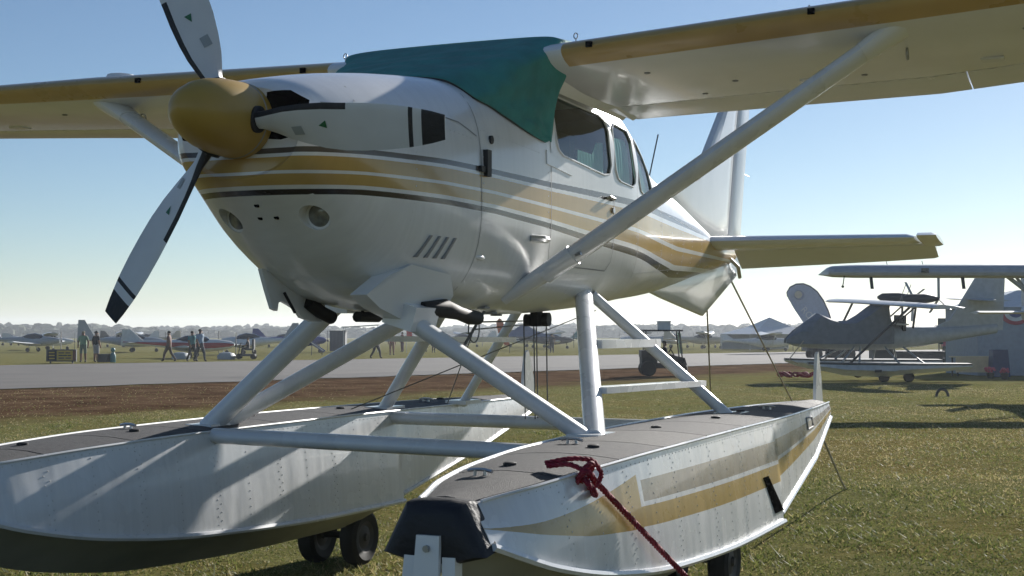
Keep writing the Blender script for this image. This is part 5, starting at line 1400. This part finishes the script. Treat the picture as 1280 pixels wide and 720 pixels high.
for y in (-.43, 0, .43):
    b = MB(); b.tube([(3.13, y, 1.74), (3.02, y, 2.3)], .02, 6); part('windscreen_frame', b, 'bg_dark', t)
b = MB(); b.box((3.3, 0, 1.82), (.9, .86, .05)); part('cockpit_rim', b, 'bg_white', t)
for y in (-.2, .2):
    b = MB(); b.box((3.65, y, 1.85), (.1, .3, .5)); part('cabin_seat', b, 'seat', t)
for k, (x, y) in enumerate(((3.4, -.5), (3.9, .2))):
    b = MB(); b.tube([(x, y, 2.55), (x + .2, y, 3.1)], .012, 4); part('whip_antenna', b, 'cable', t)
b = MB(); b.tube([(.3, -.5, 1.3), (-.3, -.9, .75), (-.05, -1.0, .6)], .015, 5); part('mooring_line', b, 'rope', t)

# ---- third aircraft: its wing reaches into the picture from the right
wl = (-2.23, 24.77, -.06)
t = thing('high_wing_aircraft', 'grey high wing aircraft whose long wing reaches in from the right edge', 'airplane', wl, R_ANG)
b = MB()     # local x to the right along the wing, y away; wing tip at x = 0
WZ = 2.92 
AFW = [(1, 0), (.7, .05), (.4, .085), (.2, .085), (.08, .065), (.02, .035), (0, 0), (.02, -.03), (.08, -.045), (.25, -.05), (.6, -.03), (1, -.006)]
b.loft([[(x, y0 + q * ch, WZ + v * ch * k) for q, v in AFW] for x, y0, ch, k in ((0, .3, 1.1, .75), (.04, .2, 1.3, 1.1), (.12, .14, 1.42, 1.3), (.6, .1, 1.55, 1.4), (6.3, 0, 1.65, 1.45))], True, True, True); part('wing', b, col('wing_grey', (.45, .47, .50), .4), t)
b = MB(); b.loft([[(12.8 - x, y0 + q * ch, WZ + v * ch * k) for q, v in AFW] for x, y0, ch, k in ((0, .3, 1.1, .75), (.04, .2, 1.3, 1.1), (.12, .14, 1.42, 1.3), (.6, .1, 1.55, 1.4), (6.4, 0, 1.65, 1.45))], True, True, True); part('wing', b, 'wing_grey', t)
for x in (.92, 2.95):
    b = MB(); b.prism([(x - .03, .25, WZ - .05), (x + .03, .25, WZ - .05), (x + .05, .2, WZ - .36), (x - .01, .2, WZ - .36)], (0, .06, 0)); part('hinge_bracket', b, 'bg_dark', t)
b = MB(); b.tube([(.32, .2, WZ - .05), (.28, .2, WZ - .30)], .012, 5); b.lathe([(.03, -.01), (.03, .01)], 10, 'Y', (.28, .2, WZ - .31)); part('tie_down_ring', b, 'bg_dark', t)
b = MB(); b.box((2.05, .02, WZ + .04), (.16, .03, .10)); part('landing_light', b, 'glass_dark', t)
for x in (1.4, 2.2):
    b = MB(); b.tube([(x, .6, WZ + .1), (x - .05, .6, WZ + .28)], .008, 4); part('wing_antenna', b, 'cable', t)
b = MB(); b.loft([[(6.4 + w_ * math.cos(a), y, zc_ + hh * math.sin(a)) for a in (2 * math.pi * i / 14 for i in range(14))] for y, w_, zc_, hh in ((-1.9, .15, 1.8, .15), (-1.6, .42, 1.75, .42), (-.6, .55, 1.75, .6), (.2, .58, 2.0, .9), (1.7, .55, 2.0, .85), (3.0, .35, 1.95, .5), (6.0, .1, 2.1, .2))], True, True, True); part('fuselage', b, 'wing_grey', t)
b = MB(); b.prism([(6.37, 4.6, 2.0), (6.37, 5.7, 3.3), (6.37, 6.2, 3.3), (6.37, 6.1, 2.0)], (.06, 0, 0)); part('vertical_fin', b, 'wing_grey', t)
b = MB(); b.loft([[(x, 5.0 + q * .9, 2.1 + v) for q, v in ((0, 0), (.3, .04), (1, 0), (.3, -.04))] for x in (4.9, 7.9)], True, True, True); part('tailplane', b, 'wing_grey', t)
b = MB(); b.box((6.4, -1.95, 1.8), (1.8, .04, .12)); b.ball((6.4, -1.98, 1.8), .12, 8, 6); part('propeller', b, 'bg_dark', t)
for s_ in (1, -1):
    b = MB(); b.tube([(6.4 - s_ * .5, .4, 1.35), (6.4 - s_ * 2.4, .5, WZ - .05)], .05, 6); part('wing_strut', b, 'wing_grey', t)
    b = MB(); b.tube([(6.4 - s_ * .6, .9, 1.45), (6.4 - s_ * 1.75, .7, 2.35), (6.4 - s_ * 2.2, .5, WZ - .05)], .035, 6); part('jury_strut', b, 'wing_grey', t)
    b = MB(); b.tube([(6.4 - s_ * .4, .9, 1.2), (6.4 - s_ * 1.1, .9, .28)], .05, 6); part('gear_leg', b, 'wing_grey', t)
    b = MB(); b.lathe([(.1, -.09), (.26, -.09), (.29, 0), (.26, .09), (.1, .09)], 16, 'X', (6.4 - s_ * 1.15, .9, .29)); part('wheel', b, 'tyre', t)
b = MB(); b.tube([(6.4, -1.1, 1.3), (6.4, -1.2, .25)], .05, 6); b.lathe([(.08, -.07), (.22, -.07), (.25, 0), (.22, .07), (.08, .07)], 14, 'X', (6.4, -1.2, .25)); part('nose_gear', b, 'tyre', t)

# ---- the feather banner with lettering
p = (-18.15, 114.81, -0.371)
t = thing('feather_flag', 'pale blue feather banner with a round emblem leaning behind the seaplane with grey covers', 'flag', p, R_ANG)
k = 130 / 1763.
def bp(px, py): return ((px - 1050) * k, (418 - py) * k + .35)
edge_r = [(1045, 441), (1045.5, 420), (1045, 410), (1042, 392), (1037, 375), (1031, 362), (1024, 352), (1016, 346), (1008, 343), (1000, 343.5), (993, 347), (989.5, 353), (990, 358)]
pp = [bp(*q) for q in edge_r]
b = MB(); b.tube([(x, 0, z) for x, z in pp], .07, 6); part('pole', b, col('flag_edge', (.06, .08, .14)), t)
lft = [(1018, 405), (1012, 396), (1005, 384), (999, 374), (994, 365), (990, 358)]
b = MB()
R_ = [bp(*q) for q in ((1045.5, 412), (1042, 392), (1037, 375), (1031, 362), (1024, 352), (1016, 346), (1008, 343), (1000, 343.5), (993, 347), (989.5, 353))]
L_ = [bp(*q) for q in ((1024, 412), (1017.5, 403), (1012, 395), (1006.5, 386), (1002, 379), (998, 373), (995, 368), (993, 364), (991, 361), (989.8, 358))]
b.loft([[(x * (1 - s_) + x2 * s_, .16 * math.sin(s_ * 3.1) * math.sin(i * .5), z * (1 - s_) + z2 * s_) for i, ((x, z), (x2, z2)) in enumerate(zip(R_, L_))] for s_ in (0, .25, .5, .75, 1)], False)
part('banner', b, col('banner_blue', (.38, .44, .56), .8, var=.12), t)
ex, ez = bp(1002, 356)
b = MB(); b.lathe([(.42, -.09), (.42, -.07)], 20, 'Y', (ex + .08, -.06, ez - .02)); part('emblem', b, col('emblem_navy', (.20, .24, .36)), t)
b = MB(); b.lathe([(.32, -.12), (.32, -.09)], 20, 'Y', (ex, -.06, ez + .02)); part('emblem', b, col('emblem_gold', (.55, .48, .34)), t)
tx = bpy.data.curves.new('lettering', 'FONT'); tx.body = 'ROMAJUNE'; tx.size = .86; tx.extrude = .01; tx.align_x = 'LEFT'
to = bpy.data.objects.new('lettering', tx); COL.objects.link(to)
bpy.context.view_layer.update()
tm = bpy.data.meshes.new_from_object(to.evaluated_get(bpy.context.evaluated_depsgraph_get())); bpy.data.objects.remove(to)
tm.materials.clear(); tm.materials.append(M['bg_white'])
lo = link('banner_lettering', tm, t)
ax, az = bp(1004, 373.5); bx, bz = bp(1041, 415)
dv = Vector((bx - ax, 0, bz - az)); wdt = max(v.co.x for v in tm.vertices)
lo.location = (ax, -.20, az); s_ = dv.length / wdt
lo.scale = (s_, s_, s_)
lo.rotation_euler = (math.pi / 2, -math.atan2(bz - az, bx - ax), 0)

# ---- grey marquee with bunting, bin, tables on the right
p = (0.61, 49.00, -0.141)
t = thing('marquee', 'grey marquee wall with striped bunting at the right edge', 'tent', p, R_ANG)
b = MB(); b.box((2.2, 2, 1.15), (7.0, .06, 2.9)); part('side_wall', b, col('marquee_grey', (.30, .35, .41), .8), t)
b = MB(); b.box((-1.3, 4, 1.15), (.06, 4.0, 2.9)); part('side_wall', b, 'marquee_grey', t)
b = MB(); b.loft([[(-1.5, 1.9, 2.6), (5.8, 1.9, 2.6), (5.8, 6.2, 2.6), (-1.5, 6.2, 2.6)], [(.8, 3.6, 3.3), (3.6, 3.6, 3.3), (3.6, 4.4, 3.3), (.8, 4.4, 3.3)]], True, True, True); part('roof', b, 'bg_white', t, None, False)
for r0, r1, m in ((.50, .36, col('bunting_red', (.40, .06, .08))), (.36, .22, 'bg_white'), (.22, .0, col('bunting_blue', (.08, .10, .25)))):
    for cx_ in (.12,):
        b = MB(); pts = [(cx_ + r0 * math.cos(a) * 1.25, 1.945, 2.42 + r0 * math.sin(a)) for a in np.linspace(math.pi, 2 * math.pi, 18)]
        pin = [(cx_ + r1 * math.cos(a) * 1.25, 1.945, 2.42 + r1 * math.sin(a)) for a in np.linspace(math.pi, 2 * math.pi, 18)]
        b.loft([pts, pin], False); b.loft([[(x, y + .02, z) for x, y, z in pts], pts], False); part('bunting', b, m, t)
b = MB(); b.prism([(-.33, -.25, 0), (.33, -.25, 0), (.27, -.2, 1.0), (-.27, -.2, 1.0)], (0, .5, 0)); o = solo('bin', b, col('bin_blue', (.035, .055, .13)), 'dark blue bin standing in front of the grey marquee', 'bin'); o.location = (-0.50, 48.48, -0.140); o.rotation_euler = (0, 0, R_ANG)
for n, (pp, lab) in enumerate((((-0.64, 46.33, -0.132), 'red and pink flower pot left of the dark blue bin'), ((-0.11, 45.60, -0.130), 'red and pink flower pot right of the dark blue bin'))):
    b = MB(); b.lathe([(.1, 0), (.14, .18), (.15, .2)], 10, 'Z'); o = solo('flower_pot', b, 'bg_dark', lab, 'flower pot', 'flower pots by the bin'); o.location = pp
    f = MB()
    for i in range(14): f.ball((random.uniform(-.16, .16), random.uniform(-.14, .14), .24 + random.uniform(0, .14)), .05, 6, 4)
    part('flowers', f, col('flower_pink', (.55, .10, .16)), o, kind='stuff')
b = MB(); b.box((0, 0, 1.0), (1.3, .06, 1.5)); o = solo('screen_panel', b, col('screen_green', (.05, .085, .085), .6), 'dark green screen panel behind the cockpit of the covered seaplane', 'screen'); o.location = add_z((-5.37, 78.18, -0.242), .75); o.rotation_euler = (0, 0, R_ANG)
f = MB(); f.box((-.6, 0, -.1), (.06, .06, 1.4)); f.box((.6, 0, -.1), (.06, .06, 1.4)); part('post', f, 'bg_dark', o)
def table(pp, label, w_, m):
    t = thing('trestle_table', label, 'table', pp, R_ANG, 'tables by the grey marquee')
    b = MB(); b.box((0, 0, .72), (w_, .8, .05)); part('tabletop', b, m, t)
    b = MB(); b.box((0, -.41, .42), (w_, .02, .55)); part('tablecloth', b, m, t)
    for x in (-w_ / 2 + .1, w_ / 2 - .1):
        for y in (-.32, .32):
            b = MB(); b.box((x, y, .35), (.05, .05, .70)); part('leg', b, 'bg_dark', t)
cream = col('cream_cloth', (.62, .52, .34), .8)
table((-1.32, 49.19, -0.142), 'cream covered table left of the dark blue bin, nearest the marquee', 1.9, cream)
table((-2.20, 59.37, -0.177), 'cream covered table just behind the nearest one', 1.7, cream)
table((-5.35, 64.77, -0.196), 'dark table under the wing of the covered seaplane', 2.6, 'bg_dark')
for n, (pp, lab) in enumerate((((-6.16, 57.49, -0.172), 'dark crate stack under the belly of the covered seaplane'), ((-3.39, 62.09, -0.187), 'dark crate stack left of the cream tables'))):
    t = thing('crate_stack', lab, 'crates', pp, R_ANG, 'crate stacks under the covered seaplane')
    for i in range(3):
        b = MB(); b.box((.05 * i, 0, .22 + i * .42), (1.0 - .1 * i, .7, .40)); b.box((.05 * i, 0, .44 + i * .42), (1.05 - .1 * i, .75, .03)); part('crate', b, 'bg_dark', t)
# parked trailer seen under the grey hull
t = thing('flat_trailer', 'low dark trailer on the taxiway behind the covered seaplane', 'trailer', (-12.56, 80.29, -0.252), R_ANG)
b = MB(); b.box((0, 0, .85), (3.2, 1.6, .6)); part('bed', b, 'bg_dark', t)
for x in (-1.0, .2, 1.0):
    for y in (-.7, .7):
        b = MB(); b.lathe([(.1, -.1), (.34, -.1), (.38, 0), (.34, .1), (.1, .1)], 14, 'Y', (x, y, .38)); part('wheel', b, 'tyre', t)
# red gear lying on the grass, dark loop
t = thing('tie_down_kit', 'heap of red straps on the grass left of the covered seaplane', 'straps', (-6.97, 43.40, -0.126))
for i in range(5):
    b = MB(); c0 = Vector((random.uniform(-.5, .5), random.uniform(-.2, .2), .08)); b.tube([c0 + Vector((.25 * math.cos(a + i), .2 * math.sin(a), .07 * math.sin(2 * a + i) + .06)) for a in np.linspace(0, 5.6, 14)], .045, 6); part('strap', b, 'rope_red', t)
b = MB(); b.tube([(.14 * math.cos(a), 0, .17 * math.sin(a)) for a in np.linspace(-.1, math.pi + .1, 14)], .035, 8); o = solo('wheel_hoop', b, 'bg_dark', 'small dark hoop standing on the grass below the covered seaplane', 'hoop'); o.location = (-0.57, 30.68, -0.079)

# ---- far woodland: uncountable, reads as one dark band
def woodland():
    V, F = [], []
    base = [(math.cos(a) * math.cos(e), math.sin(a) * math.cos(e), math.sin(e)) for e in (-.4, .5, 1.1) for a in np.linspace(0, 2 * math.pi, 8)[:-1]] + [(0, 0, 1.)]
    fc = []
    for i in range(2):
        for j in range(7): fc.append((i * 7 + j, i * 7 + (j + 1) % 7, (i + 1) * 7 + (j + 1) % 7, (i + 1) * 7 + j))
    for j in range(7): fc.append((14 + j, 14 + (j + 1) % 7, 21))
    fwd = Vector((-.394, .919)); rt = Vector((.919, .394)); cm = Vector((3.51, -6.47))
    for d0, n in ((640, 420), (760, 420), (900, 420)):
        for i in range(n):
            u = -.62 + 1.24 * (i + random.random()) / n
            d = d0 + random.uniform(-40, 40)
            p = cm + fwd * d + rt * (u * d)
            wave = .5 + .5 * math.sin(u * 21 + d0) * math.sin(u * 9 + 1.3)
            top = d * (.0055 + .0036 * wave + random.uniform(-.0009, .0014))
            if .15 < u < .24: top *= 1.15
            hgt = top + 1.2; rr = random.uniform(4.5, 9)
            for lump in range(3):
                ox, oy, oz = random.uniform(-rr, rr) * .7, random.uniform(-3, 3), random.uniform(.35, .75) * hgt
                s_ = (rr * random.uniform(.45, .75), rr * .5, hgt * random.uniform(.25, .38))
                b0 = len(V)
                for x, y, z in base:
                    q = random.uniform(.8, 1.2)
                    V.append((p.x + ox + x * s_[0] * q, p.y + oy + y * s_[1] * q, -1.5 - .0034 * d + oz + z * s_[2] * q))
                F.extend(tuple(k_ + b0 for k_ in f) for f in fc)
            b0 = len(V)
            for x, y, z in base: V.append((p.x + x * rr, p.y + y * 4, -2.4 - .0034 * d + max(0, z + .3) * hgt * .55))
            F.extend(tuple(k_ + b0 for k_ in f) for f in fc)
    mb = MB(); mb.v, mb.f, mb.mi = V, F, [0] * len(F)
    o = part('woodland', mb, col('woodland_leaves', (.05, .07, .03), .95, var=.5, scale=.15), None, None, False, recalc=False); o['kind'] = 'stuff'
woodland()
for n, (px_, h_) in enumerate(((-186, 10.5), (-170, 9))):
    pass
finish_people()

# ---- thin morning haze over the whole field
def haze():
    mb = MB(); mb.box((0, 450, 4), (3300, 2600, 28))
    me = mb.mesh('haze', [], False)
    m = bpy.data.materials.new('haze'); m.use_nodes = True; N = m.node_tree.nodes; N.clear()
    out = N.new('ShaderNodeOutputMaterial'); pv = N.new('ShaderNodeVolumePrincipled')
    pv.inputs['Color'].default_value = (.82, .88, .95, 1); pv.inputs['Density'].default_value = HAZE; pv.inputs['Anisotropy'].default_value = .35
    m.node_tree.links.new(pv.outputs[0], out.inputs['Volume'])
    me.materials.append(m); o = link('haze', me); o['kind'] = 'stuff'
HAZE = .00045
haze()
